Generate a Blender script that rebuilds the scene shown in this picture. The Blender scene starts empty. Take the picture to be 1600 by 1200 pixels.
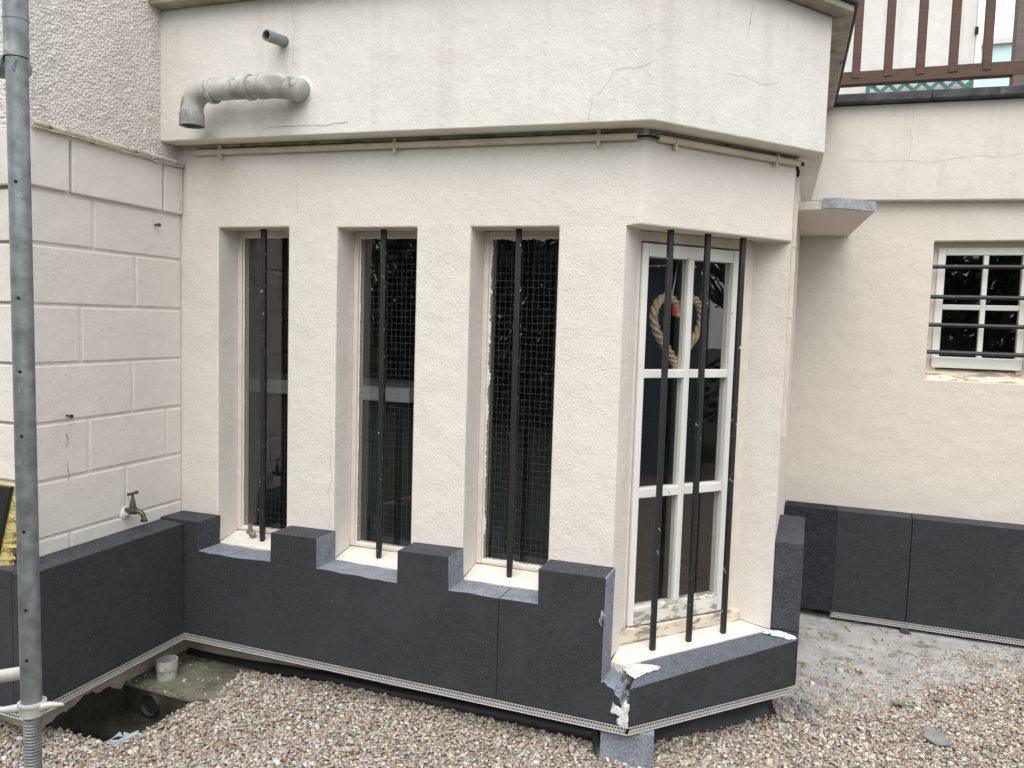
import bpy, math, random
import numpy as np
from mathutils import Vector, Matrix, noise

random.seed(7)
rng = np.random.default_rng(7)
sc = bpy.context.scene
C = sc.collection

# ------------------------------------------------------------------ camera
cam = bpy.data.cameras.new('camera')
cam.sensor_width = 36.0
cam.lens = 1242.8 / 1600 * 36.0
cam.clip_start = 0.05
cam.clip_end = 400
camo = bpy.data.objects.new('camera', cam)
C.objects.link(camo)
CP = Vector((2.4357, -2.5531, 1.3560))
CR = Vector((0.93121, 0.36328, 0.02969))
CU = Vector((-0.05553, 0.06088, 0.99660))
CF = Vector((-0.36024, 0.92969, -0.07686))
M = Matrix((CR, CU, -CF)).transposed().to_4x4()
M.translation = CP
camo.matrix_world = M
sc.camera = camo
sc.render.resolution_x, sc.render.resolution_y = 1024, 768

# ------------------------------------------------------------------ overcast daylight
SUN_EL, SUN_AZ = math.radians(56), math.radians(166)      # azimuth measured clockwise from +Y
w = bpy.data.worlds.new('World')
sc.world = w
w.use_nodes = True
nt = w.node_tree
bg = nt.nodes['Background']
sky = nt.nodes.new('ShaderNodeTexSky')
sky.sky_type = 'NISHITA'
sky.sun_disc = False
sky.sun_elevation = SUN_EL
sky.sun_rotation = SUN_AZ
sky.dust_density = 4.0
sky.air_density = 1.0
hsv = nt.nodes.new('ShaderNodeHueSaturation')
hsv.inputs['Saturation'].default_value = 0.30
mixc = nt.nodes.new('ShaderNodeMix')
mixc.data_type = 'RGBA'
mixc.inputs[0].default_value = 0.65
mixc.inputs[7].default_value = (8.6, 8.8, 9.0, 1)         # even cloud layer
nt.links.new(sky.outputs[0], hsv.inputs['Color'])
nt.links.new(hsv.outputs[0], mixc.inputs[6])
nt.links.new(mixc.outputs[2], bg.inputs['Color'])
bg.inputs['Strength'].default_value = 0.112

sun = bpy.data.lights.new('sun', 'SUN')
sun.energy = 1.25
sun.angle = math.radians(60)
sun.color = (1.0, 0.965, 0.91)
suno = bpy.data.objects.new('sun', sun)
C.objects.link(suno)
sd = Vector((math.sin(SUN_AZ) * math.cos(SUN_EL), math.cos(SUN_AZ) * math.cos(SUN_EL), math.sin(SUN_EL)))
suno.rotation_euler = sd.to_track_quat('Z', 'Y').to_euler()

sc.view_settings.view_transform = 'Standard'
sc.view_settings.look = 'None'
sc.view_settings.gamma = 1
sc.view_settings.use_curve_mapping = False
sc.view_settings.exposure = 0.94
sc.render.engine = 'CYCLES'

# ------------------------------------------------------------------ node material helpers
def new_mat(name):
    m = bpy.data.materials.new(name)
    m.use_nodes = True
    return m, m.node_tree, m.node_tree.nodes['Principled BSDF']

def N(t, kind, **kw):
    n = t.nodes.new(kind)
    for k, v in kw.items():
        if k in n.inputs.keys():
            n.inputs[k].default_value = v
        else:
            setattr(n, k, v)
    return n

def coords(t, scale=(1, 1, 1)):
    tc = t.nodes.new('ShaderNodeNewGeometry')
    mp = t.nodes.new('ShaderNodeMapping')
    mp.inputs['Scale'].default_value = scale
    t.links.new(tc.outputs['Position'], mp.inputs['Vector'])
    return mp.outputs[0]

def ramp(t, src, stops):
    r = t.nodes.new('ShaderNodeValToRGB')
    el = r.color_ramp.elements
    while len(el) < len(stops):
        el.new(0.5)
    for e, (p, c) in zip(el, stops):
        e.position = p
        e.color = (*c, 1) if len(c) == 3 else c
    t.links.new(src, r.inputs[0])
    return r.outputs[0]

def g(v):
    return (v, v, v)

def mixcol(t, fac, a, b, mode='MIX'):
    m = t.nodes.new('ShaderNodeMix')
    m.data_type = 'RGBA'
    m.blend_type = mode
    for sock, val in ((m.inputs[0], fac), (m.inputs[6], a), (m.inputs[7], b)):
        if hasattr(val, 'links') or hasattr(val, 'is_linked'):
            t.links.new(val, sock)
        elif isinstance(val, (int, float)):
            sock.default_value = val
        else:
            sock.default_value = (*val, 1)
    return m.outputs[2]

def noise_tex(t, vec, scale, detail=4, rough=0.55, dist=0.0):
    n = N(t, 'ShaderNodeTexNoise', Scale=scale, Detail=detail, Roughness=rough, Distortion=dist)
    t.links.new(vec, n.inputs['Vector'])
    return n.outputs['Fac']

def bump(t, p, h, strength, dist, prev=None):
    b = N(t, 'ShaderNodeBump', Strength=strength, Distance=dist)
    t.links.new(h, b.inputs['Height'])
    if prev is not None:
        t.links.new(prev, b.inputs['Normal'])
    t.links.new(b.outputs[0], p.inputs['Normal'])
    return b.outputs[0]

def stucco(name, col, stain=(0.33, 0.30, 0.26), stain_amt=0.35, grain=1.0, streak=0.0, warm=(0.66, 0.61, 0.555)):
    """hand-floated cement render, painted cream"""
    m, t, p = new_mat(name)
    v = coords(t)
    big = noise_tex(t, v, 2.3, 5, 0.6, 0.4)
    mid = noise_tex(t, v, 11, 5, 0.6)
    c = mixcol(t, ramp(t, big, [(0.35, g(0)), (0.75, g(0.55))]), col, warm)
    c = mixcol(t, ramp(t, mid, [(0.50, g(0)), (0.80, g(stain_amt * 0.6))]), c, stain)
    if streak:
        vs = coords(t, (7, 7, 0.45))
        st = noise_tex(t, vs, 1.4, 6, 0.62)
        c = mixcol(t, ramp(t, st, [(0.50, g(0)), (0.74, g(streak))]), c, stain)
    fine = noise_tex(t, v, 260, 3, 0.6)
    c = mixcol(t, ramp(t, fine, [(0.60, g(0)), (0.75, g(0.22))]), c, stain)
    t.links.new(c, p.inputs['Base Color'])
    p.inputs['Roughness'].default_value = 0.93
    p.inputs['Specular IOR Level'].default_value = 0.25
    h1 = noise_tex(t, v, 135, 4, 0.62, 0.8)
    b1 = bump(t, p, h1, 0.50 * grain, 0.009)
    h0 = noise_tex(t, v, 9, 3, 0.5)
    b2 = bump(t, p, h0, 0.35, 0.02, b1)
    vo = N(t, 'ShaderNodeTexVoronoi', Scale=42.0)
    t.links.new(v, vo.inputs['Vector'])
    hv = ramp(t, vo.outputs['Distance'], [(0.0, g(1)), (0.30, g(0))])
    bump(t, p, hv, 0.15 * grain, 0.006, b2)
    return m

def plain(name, col, rough=0.6, metal=0.0, var=0.25, scale=30, bmp=0.2, bscale=200, dirt=None, dirt_lo=0.55, spec=0.5, bdist=0.003):
    m, t, p = new_mat(name)
    v = coords(t)
    n1 = noise_tex(t, v, scale, 5, 0.6)
    lo = tuple(x * (1 - var) for x in col)
    hi = tuple(min(1, x * (1 + var)) for x in col)
    c = mixcol(t, ramp(t, n1, [(0.3, g(0)), (0.7, g(1))]), lo, hi)
    if dirt:
        n2 = noise_tex(t, v, scale * 0.55 + 3, 6, 0.65, 0.5)
        c = mixcol(t, ramp(t, n2, [(dirt_lo, g(0)), (dirt_lo + 0.1, g(1))]), c, dirt)
    t.links.new(c, p.inputs['Base Color'])
    p.inputs['Roughness'].default_value = rough
    p.inputs['Metallic'].default_value = metal
    p.inputs['Specular IOR Level'].default_value = spec
    if bmp:
        bump(t, p, noise_tex(t, v, bscale, 3, 0.6), bmp, bdist)
    return m

def foam(name, col, speck, bscale, bstr, aniso=(1, 1, 1), rough=0.9, speckle=0.75):
    """graphite polystyrene: beaded, slightly brushed"""
    m, t, p = new_mat(name)
    v = coords(t)
    va = coords(t, aniso)
    vo = N(t, 'ShaderNodeTexVoronoi', Scale=bscale)
    t.links.new(v, vo.inputs['Vector'])
    wn = N(t, 'ShaderNodeTexWhiteNoise')
    t.links.new(vo.outputs['Position'], wn.inputs['Vector'])
    brush = noise_tex(t, va, 30, 6, 0.72, 0.3)
    big = noise_tex(t, v, 4.5, 6, 0.68, 0.9)
    c = mixcol(t, ramp(t, wn.outputs['Value'], [(0.60, g(0)), (0.99, g(speckle))]), col, speck)
    c = mixcol(t, ramp(t, brush, [(0.42, g(0)), (0.72, g(0.8))]), c, tuple(x * 1.9 for x in col))
    c = mixcol(t, ramp(t, big, [(0.44, g(0)), (0.70, g(0.8))]), c, tuple(x * 1.7 for x in col))
    scr = noise_tex(t, coords(t, (3, 3, 40)), 6, 2, 0.4, 2.0)
    c = mixcol(t, ramp(t, scr, [(0.68, g(0)), (0.74, g(0.35))]), c, speck)
    dab = noise_tex(t, v, 17, 2, 0.4, 1.5)
    c = mixcol(t, ramp(t, dab, [(0.74, g(0)), (0.80, g(0.35))]), c, speck)
    pin = noise_tex(t, v, 130, 1, 0.3)
    c = mixcol(t, ramp(t, pin, [(0.80, g(0)), (0.83, g(0.7))]), c, (0.35, 0.36, 0.38))
    t.links.new(c, p.inputs['Base Color'])
    p.inputs['Roughness'].default_value = rough
    p.inputs['Specular IOR Level'].default_value = 0.2
    b1 = bump(t, p, vo.outputs['Distance'], bstr, 0.004)
    bump(t, p, brush, bstr * 0.8, 0.004, b1)
    return m

def wood(name, c1, c2, axis=(1, 1, 12)):
    m, t, p = new_mat(name)
    v = coords(t, axis)
    n = noise_tex(t, v, 9, 5, 0.6, 0.6)
    c = mixcol(t, ramp(t, n, [(0.3, g(0)), (0.7, g(1))]), c1, c2)
    t.links.new(c, p.inputs['Base Color'])
    p.inputs['Roughness'].default_value = 0.6
    bump(t, p, n, 0.3, 0.003)
    return m

def peeling_paint(name, paint, bare, amount, scale=26, aniso=(1, 1, 1)):
    """painted timber or iron with flakes gone"""
    m, t, p = new_mat(name)
    v = coords(t, aniso)
    n = noise_tex(t, v, scale, 6, 0.65, 0.6)
    f = ramp(t, n, [(1 - amount - 0.02, g(0)), (1 - amount + 0.02, g(1))])
    soft = noise_tex(t, v, 7, 4)
    pc = mixcol(t, ramp(t, soft, [(0.3, g(0)), (0.8, g(1))]), paint, tuple(x * 0.88 for x in paint))
    t.links.new(mixcol(t, f, pc, bare), p.inputs['Base Color'])
    p.inputs['Roughness'].default_value = 0.5
    inv = ramp(t, f, [(0, g(1)), (1, g(0))])
    bump(t, p, inv, 0.5, 0.002)
    return m

def glass_mat(name, tint=(0.965, 0.98, 0.975)):
    m = bpy.data.materials.new(name)
    m.use_nodes = True
    t = m.node_tree
    t.nodes.remove(t.nodes['Principled BSDF'])
    tr = N(t, 'ShaderNodeBsdfTransparent')
    tr.inputs[0].default_value = (*tint, 1)
    gl = N(t, 'ShaderNodeBsdfGlossy', Roughness=0.0)
    gl.inputs[0].default_value = (1, 1, 1, 1)
    fr = N(t, 'ShaderNodeFresnel', IOR=1.6)
    ge = N(t, 'ShaderNodeNewGeometry')
    io = N(t, 'ShaderNodeMapRange')                  # same reflectance leaving the pane as entering it
    io.inputs['To Min'].default_value = 1.6
    io.inputs['To Max'].default_value = 1 / 1.6
    t.links.new(ge.outputs['Backfacing'], io.inputs['Value'])
    t.links.new(io.outputs[0], fr.inputs['IOR'])
    v = coords(t)
    b = N(t, 'ShaderNodeBump', Strength=0.018, Distance=0.01)
    t.links.new(noise_tex(t, v, 7, 2), b.inputs['Height'])
    t.links.new(b.outputs[0], gl.inputs['Normal'])
    mx = N(t, 'ShaderNodeMixShader')
    t.links.new(fr.outputs[0], mx.inputs[0])
    t.links.new(tr.outputs[0], mx.inputs[1])
    t.links.new(gl.outputs[0], mx.inputs[2])
    t.links.new(mx.outputs[0], t.nodes['Material Output'].inputs['Surface'])
    return m

CREAM = (0.735, 0.695, 0.65)
mt = {}
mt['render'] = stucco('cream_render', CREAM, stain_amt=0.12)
mt['render_parapet'] = stucco('weathered_parapet_render', (0.725, 0.70, 0.665), stain=(0.42, 0.39, 0.35), stain_amt=0.22, streak=0.30, grain=0.8)
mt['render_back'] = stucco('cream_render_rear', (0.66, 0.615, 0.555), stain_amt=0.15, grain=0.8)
mt['render_back_band'] = stucco('weathered_band_render', (0.65, 0.615, 0.565), stain=(0.36, 0.33, 0.29), stain_amt=0.3, streak=0.25, grain=0.6)
mt['block'] = stucco('painted_block', (0.73, 0.695, 0.66), stain_amt=0.10, grain=0.8)
mt['joint'] = stucco('painted_joint', (0.72, 0.685, 0.645), stain_amt=0.10, grain=0.5)
mt['roughcast'] = stucco('roughcast', (0.70, 0.66, 0.63), stain=(0.28, 0.23, 0.20), stain_amt=0.45, grain=0.5, streak=0.1)
mt['sill'] = plain('painted_sill', (0.68, 0.655, 0.60), 0.8, var=0.10, scale=18, bmp=0.3, bscale=90, dirt=(0.42, 0.38, 0.32), dirt_lo=0.66)
mt['reveal_frame'] = plain('cream_frame_paint', (0.66, 0.60, 0.51), 0.6, var=0.08, scale=20, bmp=0.1)
mt['putty'] = peeling_paint('old_putty', (0.72, 0.71, 0.66), (0.35, 0.33, 0.30), 0.33, 60)
mt['white_paint'] = peeling_paint('white_sash_paint', (0.78, 0.78, 0.75), (0.42, 0.40, 0.37), 0.33, 30)
mt['white_paint_worn'] = peeling_paint('flaking_white_paint', (0.78, 0.76, 0.70), (0.36, 0.335, 0.30), 0.47, 15, (0.8, 0.8, 2.6))
mt['sill_worn'] = peeling_paint('flaking_cream_paint', (0.70, 0.62, 0.50), (0.30, 0.26, 0.21), 0.45, 15, (0.7, 0.7, 3.4))
mt['iron'] = peeling_paint('black_iron_paint', (0.016, 0.016, 0.018), (0.50, 0.50, 0.48), 0.33, 34)
mt['skin'] = foam('grey_foam_skin', (0.027, 0.029, 0.0325), (0.088, 0.093, 0.104), 330, 0.35, (0.7, 0.7, 6), speckle=0.45)
mt['rough_skin'] = foam('grey_foam_rough', (0.021, 0.023, 0.028), (0.085, 0.092, 0.106), 150, 1.2, (1, 1, 1), speckle=0.3)
mt['edge'] = foam('grey_foam_edge', (0.042, 0.046, 0.055), (0.13, 0.14, 0.16), 220, 0.9, (1, 1, 1))
mt['cut'] = foam('grey_foam_cut', (0.16, 0.175, 0.205), (0.38, 0.41, 0.47), 240, 0.7, (1, 1, 1))
mt['cut_mid'] = foam('grey_foam_trimmed', (0.075, 0.083, 0.100), (0.23, 0.25, 0.29), 240, 0.6, (1, 1, 1))
mt['adhesive'] = plain('white_adhesive', (0.66, 0.67, 0.66), 0.9, var=0.16, scale=55, bmp=0.9, bscale=110, bdist=0.010, dirt=(0.33, 0.34, 0.35), dirt_lo=0.60)
mt['strip'] = plain('white_perforated_strip', (0.39, 0.385, 0.37), 0.5, var=0.1, scale=30, bmp=0)
mt['foundation'] = plain('beige_foundation', (0.46, 0.41, 0.33), 0.9, var=0.2, scale=9, bmp=0.5, bscale=60, dirt=(0.26, 0.22, 0.17), dirt_lo=0.58)
mt['membrane'] = plain('black_membrane', (0.012, 0.013, 0.015), 0.42, var=0.2, scale=20, bmp=0.15, bscale=40)
mt['coping'] = plain('dark_coping', (0.055, 0.055, 0.057), 0.85, var=0.5, scale=14, bmp=0.5, bscale=120, dirt=(0.20, 0.20, 0.19), dirt_lo=0.60)
mt['coping_under'] = plain('stone_coping', (0.30, 0.27, 0.22), 0.9, var=0.35, scale=14, bmp=0.5, bscale=80, dirt=(0.07, 0.065, 0.055), dirt_lo=0.58)
mt['crack'] = plain('crack_brown', (0.40, 0.36, 0.31), 0.95, var=0.4, scale=60, bmp=0)  # flat brown-grey for crack ribbons, wall scars and the ledge cable
mt['pvc'] = plain('weathered_pvc', (0.40, 0.40, 0.375), 0.75, var=0.28, scale=16, bmp=0.15, bscale=60, dirt=(0.22, 0.21, 0.185), dirt_lo=0.53)
mt['pvc_dark'] = plain('grey_pvc', (0.20, 0.22, 0.24), 0.55, var=0.15, scale=20, bmp=0.05)
mt['pvc_mid'] = plain('stained_pvc', (0.27, 0.275, 0.27), 0.7, var=0.3, scale=25, bmp=0.1, dirt=(0.15, 0.15, 0.14), dirt_lo=0.55)
mt['hole'] = plain('dark_bore', (0.01, 0.01, 0.01), 0.9, bmp=0)  # flat black; on discs it paints the unlit inside of bores and holes
mt['conduit'] = plain('painted_conduit', (0.60, 0.53, 0.45), 0.6, var=0.12, scale=12, bmp=0.2, bscale=90, dirt=(0.30, 0.26, 0.21), dirt_lo=0.66)
mt['conduit_dirty'] = plain('dirty_conduit', (0.42, 0.39, 0.34), 0.8, var=0.3, scale=20, bmp=0.5, bscale=90, dirt=(0.10, 0.09, 0.08), dirt_lo=0.56)
mt['galv'] = plain('galvanised_steel', (0.225, 0.245, 0.25), 0.5, 0.6, var=0.38, scale=22, bmp=0.08, bscale=120, dirt=(0.50, 0.52, 0.52), dirt_lo=0.64)
mt['galv_light'] = plain('worn_cast_steel', (0.52, 0.52, 0.49), 0.55, 0.35, var=0.2, scale=24, bmp=0.2, bscale=90, dirt=(0.25, 0.22, 0.18), dirt_lo=0.62)
mt['brass'] = plain('aged_brass', (0.10, 0.092, 0.08), 0.45, 0.6, var=0.35, scale=60, bmp=0.15, bscale=150)
mt['grey_metal'] = plain('dull_grey_metal', (0.28, 0.26, 0.24), 0.5, 0.6, var=0.25, scale=80, bmp=0.1)
mt['zinc'] = plain('zinc_flashing', (0.30, 0.33, 0.35), 0.6, 0.3, var=0.35, scale=22, bmp=0.2, dirt=(0.50, 0.48, 0.44), dirt_lo=0.60)
mt['brown_wood'] = wood('brown_stained_wood', (0.045, 0.020, 0.011), (0.10, 0.046, 0.025))
mt['grey_wood'] = wood('weathered_wood', (0.085, 0.065, 0.052), (0.15, 0.12, 0.10))
mt['green'] = plain('green_trellis_paint', (0.025, 0.13, 0.125), 0.55, var=0.2, bmp=0.1)
mt['neighbour'] = stucco('weathered_white_render', (0.62, 0.61, 0.58), stain=(0.36, 0.35, 0.33), stain_amt=0.3, streak=0.45, grain=0.6, warm=(0.58, 0.56, 0.52))
mt['pale_blue'] = plain('pale_blue_render', (0.50, 0.66, 0.70), 0.8, var=0.06, scale=3, bmp=0.1)
mt['glass'] = glass_mat('window_glass')
mt['wire'] = plain('glass_wire', (0.13, 0.14, 0.15), 0.5, 0.0, var=0.2, bmp=0)
mt['rope'] = plain('natural_rope', (0.42, 0.30, 0.19), 0.9, var=0.35, scale=60, bmp=0.8, bscale=260)
mt['red'] = plain('red_ribbon', (0.35, 0.02, 0.02), 0.6, bmp=0)
mt['string'] = plain('pale_string', (0.5, 0.45, 0.38), 0.9, bmp=0)
mt['wool'] = plain('yellow_mineral_wool', (0.52, 0.43, 0.17), 0.95, var=0.35, scale=50, bmp=1.0, bscale=120, bdist=0.01)
mt['black_facing'] = plain('black_plastic_facing', (0.012, 0.012, 0.013), 0.35, var=0.3, scale=20, bmp=0.2, bscale=15, dirt=(0.10, 0.10, 0.10), dirt_lo=0.70)
mt['concrete'] = plain('ground_concrete', (0.36, 0.355, 0.345), 0.95, var=0.25, scale=8, bmp=0.7, bscale=70, dirt=(0.15, 0.13, 0.105), dirt_lo=0.57, bdist=0.006)
mt['slab'] = plain('mossy_concrete', (0.16, 0.155, 0.12), 0.95, var=0.4, scale=9, bmp=0.6, bscale=80, dirt=(0.075, 0.075, 0.042), dirt_lo=0.52, bdist=0.006)
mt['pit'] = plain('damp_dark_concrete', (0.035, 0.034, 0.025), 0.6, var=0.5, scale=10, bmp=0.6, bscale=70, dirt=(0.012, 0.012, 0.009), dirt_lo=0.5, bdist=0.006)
mt['plastic_film'] = plain('pale_plastic_film', (0.40, 0.46, 0.52), 0.3, var=0.2, scale=20, bmp=0.6, bscale=40, bdist=0.01)
mt['slate'] = plain('grey_slate', (0.20, 0.21, 0.21), 0.8, var=0.25, scale=30, bmp=0.5, bscale=90)
mt['soil'] = plain('gritty_soil', (0.25, 0.21, 0.165), 0.95, var=0.35, scale=25, bmp=0.9, bscale=180, bdist=0.008)
mt['lawn'] = plain('lawn_grass', (0.032, 0.050, 0.022), 0.95, var=0.4, scale=6, bmp=1.0, bscale=60, bdist=0.03)
mt['siding'] = plain('blue_grey_siding', (0.13, 0.16, 0.20), 0.6, var=0.12, scale=4, bmp=0.1)
mt['leaf'] = plain('leaves', (0.030, 0.046, 0.024), 0.7, var=0.5, scale=3, bmp=0)
mt['bark'] = plain('bark', (0.07, 0.055, 0.042), 0.9, var=0.3, scale=20, bmp=0.5, bscale=60)
mt['room_wall'] = plain('grey_room_paint', (0.155, 0.17, 0.17), 0.9, var=0.04, bmp=0)
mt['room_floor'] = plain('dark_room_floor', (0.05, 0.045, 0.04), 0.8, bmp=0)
mt['counter'] = plain('white_counter', (0.75, 0.76, 0.76), 0.3, var=0.03, bmp=0)
mt['dark_unit'] = plain('dark_cupboard', (0.02, 0.024, 0.03), 0.5, bmp=0)
mt['dry_leaf'] = plain('dry_leaf', (0.17, 0.095, 0.045), 0.9, var=0.5, scale=25, bmp=0)
mt['weed'] = plain('small_weed', (0.07, 0.15, 0.035), 0.8, var=0.3, scale=40, bmp=0)

def pebble_material():
    m, t, p = new_mat('mixed_pebbles')
    ge = N(t, 'ShaderNodeNewGeometry')
    c = ramp(t, ge.outputs['Random Per Island'], [
        (0.0, (0.46, 0.42, 0.36)), (0.14, (0.64, 0.62, 0.58)), (0.28, (0.36, 0.30, 0.23)),
        (0.42, (0.27, 0.195, 0.14)), (0.56, (0.54, 0.50, 0.44)), (0.70, (0.22, 0.20, 0.18)),
        (0.82, (0.40, 0.31, 0.23)), (0.92, (0.32, 0.31, 0.30))])
    t.nodes[-1].color_ramp.interpolation = 'LINEAR'
    v = coords(t)
    n = noise_tex(t, v, 140, 4)
    c = mixcol(t, ramp(t, n, [(0.4, g(0)), (0.8, g(0.45))]), c, (0.24, 0.19, 0.14))
    t.links.new(c, p.inputs['Base Color'])
    p.inputs['Roughness'].default_value = 0.75
    return m
mt['pebble'] = pebble_material()

# ------------------------------------------------------------------ mesh helpers
class MB:
    def __init__(self):
        self.v, self.f, self.m = [], [], []
    def add(self, vs, fs, mi=0):
        b = len(self.v)
        self.v += [tuple(p) for p in vs]
        for f in fs:
            self.f.append(tuple(b + i for i in f))
        self.m += ([mi] * len(fs) if isinstance(mi, int) else list(mi))
        return self
    def box(self, x0, x1, y0, y1, z0, z1, mi=0):
        return self.prism([(x0, y0), (x1, y0), (x1, y1), (x0, y1)], z0, z1, mi)
    def prism(self, poly, z0, z1, mi=0, mtop=None):
        """plan polygon (ccw), z0/z1 numbers or one per corner"""
        n = len(poly)
        a = z0 if isinstance(z0, (list, tuple)) else [z0] * n
        b = z1 if isinstance(z1, (list, tuple)) else [z1] * n
        vs = [(x, y, a[i]) for i, (x, y) in enumerate(poly)] + [(x, y, b[i]) for i, (x, y) in enumerate(poly)]
        fs = [tuple(range(n - 1, -1, -1)), tuple(range(n, 2 * n))]
        fs += [(i, (i + 1) % n, n + (i + 1) % n, n + i) for i in range(n)]
        mm = mi
        if mtop is not None:
            mm = [mi, mtop] + [mi] * n
        return self.add(vs, fs, mm)
    def extrude(self, poly3, vec, mats=None):
        """planar polygon swept along vec; mats = (front, back, sides...)"""
        n = len(poly3)
        vec = Vector(vec)
        vs = [Vector(p) for p in poly3] + [Vector(p) + vec for p in poly3]
        fs = [tuple(range(n)), tuple(range(2 * n - 1, n - 1, -1))]
        fs += [(i, n + i, n + (i + 1) % n, (i + 1) % n) for i in range(n)]
        return self.add(vs, fs, mats if mats is not None else 0)
    def obox(self, o, ax, ay, az, mi=0):
        o, ax, ay, az = Vector(o), Vector(ax), Vector(ay), Vector(az)
        vs = [o, o + ax, o + ax + ay, o + ay, o + az, o + ax + az, o + ax + ay + az, o + ay + az]
        return self.add(vs, [(3, 2, 1, 0), (4, 5, 6, 7), (0, 1, 5, 4), (1, 2, 6, 5), (2, 3, 7, 6), (3, 0, 4, 7)], mi)
    def tube(self, pts, r, n=12, caps=True, mi=0, inner=None):
        pts = [Vector(p) for p in pts]
        rs = r if isinstance(r, (list, tuple)) else [r] * len(pts)
        last = None
        rings = []
        up = None
        for i, p in enumerate(pts):
            d = (pts[min(i + 1, len(pts) - 1)] - pts[max(i - 1, 0)]).normalized()
            if d.length < 0.5:
                d = last if last is not None else (pts[-1] - pts[0]).normalized()
            if last is not None and d.dot(last) < -0.2:
                d = -d
            last = d
            if up is None:
                up = d.orthogonal().normalized()
            up = (up - d * up.dot(d)).normalized()
            s = d.cross(up)
            rings.append([p + (up * math.cos(2 * math.pi * k / n) + s * math.sin(2 * math.pi * k / n)) * rs[i] for k in range(n)])
        vs = [q for rg in rings for q in rg]
        fs = []
        for i in range(len(pts) - 1):
            for k in range(n):
                a, b = i * n + k, i * n + (k + 1) % n
                fs.append((a, b, b + n, a + n))
        if caps:
            fs.append(tuple(range(n - 1, -1, -1)))
            fs.append(tuple(range((len(pts) - 1) * n, len(pts) * n)))
        return self.add(vs, fs, mi)
    def ribbon(self, pts, width, nrm, mi=0, jitter=0.0):
        pts = [Vector(p) for p in pts]
        nrm = Vector(nrm).normalized()
        vs = []
        for i, p in enumerate(pts):
            d = (pts[min(i + 1, len(pts) - 1)] - pts[max(i - 1, 0)]).normalized()
            s = nrm.cross(d).normalized()
            ww = width * (0.15 + random.random() * 0.8) * 0.42 if jitter else width * 0.5
            vs += [p + s * ww, p - s * ww]
        return self.add(vs, [(2 * i, 2 * i + 1, 2 * i + 3, 2 * i + 2) for i in range(len(pts) - 1)], mi)
    def mesh(self, name, mats, off=(0, 0, 0), smooth=False):
        me = bpy.data.meshes.new(name)
        o = Vector(off)
        me.from_pydata([tuple(Vector(p) - o) for p in self.v], [], self.f)
        if not isinstance(mats, (list, tuple)):
            mats = [mats]
        for m in mats:
            me.materials.append(m)
        me.polygons.foreach_set('material_index', self.m)
        if smooth:
            me.polygons.foreach_set('use_smooth', [True] * len(me.polygons))
        me.update()
        return me

def wpos(o):
    p = Vector((0, 0, 0))
    while o is not None:
        p += o.location
        o = o.parent
    return p

def put(name, mb, mat, parent=None, bevel=0.0, seg=2, smooth=False, fix=True, base=None, label=None):
    off = wpos(parent) if parent else (Vector(base) if base else Vector((0, 0, 0)))
    me = mb.mesh(name, mat, off, smooth)
    if fix:
        import bmesh
        bm = bmesh.new()
        bm.from_mesh(me)
        bmesh.ops.remove_doubles(bm, verts=bm.verts, dist=1e-5)
        bmesh.ops.recalc_face_normals(bm, faces=bm.faces)
        bm.to_mesh(me)
        bm.free()
    o = bpy.data.objects.new(name, me)
    C.objects.link(o)
    if parent:
        o.parent = parent
    elif base:
        o.location = base
    if bevel:
        b = o.modifiers.new('bevel', 'BEVEL')
        b.width = bevel
        b.segments = seg
        b.limit_method = 'ANGLE'
        b.angle_limit = math.radians(40)
        b.harden_normals = False
    if smooth:
        try:
            me.set_sharp_from_angle(angle=math.radians(45))
        except Exception:
            pass
    if label:
        o['label'] = label
    return o

def thing(name, label, cat, loc=(0, 0, 0), group=None):
    o = bpy.data.objects.new(name, None)
    C.objects.link(o)
    o.location = loc
    o.empty_display_size = 0.1
    return tag(o, label, cat, group)

GROUPS = {'insulation': 'grey foam board skirtings along the wall feet', 'foam block': 'loose grey foam blocks', 'slate': 'grey slate pieces on the gravel', 'weed': 'small weeds in the gravel', 'tree': 'garden trees', 'hedge': 'garden hedges', 'picture': 'framed pictures in the room', 'membrane': 'black membranes at the foot of the bay', 'fitting': 'loose pipe fittings on the left sill'}
def tag(o, label, cat, group=None):
    group = group or GROUPS.get(cat)
    o['label'] = label
    o['category'] = cat
    if group:
        o['group'] = group
    return o

def kind(o, k, label=None):
    o['kind'] = k
    if label:
        o['label'] = label
    return o

# ------------------------------------------------------------------ layout (metres; z = 0 is the foot of the insulation)
GZ = -0.15                                   # ground
A = math.radians(48.6)
DR = Vector((math.cos(A), math.sin(A), 0))   # along the chamfered face
NR = Vector((math.sin(A), -math.cos(A), 0))  # out of the chamfered face
WY = 0.133                                   # rendered face of the bay
W0 = Vector((1.845, WY, 0))                  # bay corner
SL = 0.70                                    # length of the chamfered face
TL = math.tan(-0.0584)                       # left wall is slightly out of square
def chm(s, d=0.0, z=0.0):
    return W0 + DR * s - NR * d + Vector((0, 0, z))
def lx(y, off=0.0):
    return off + TL * y

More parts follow.
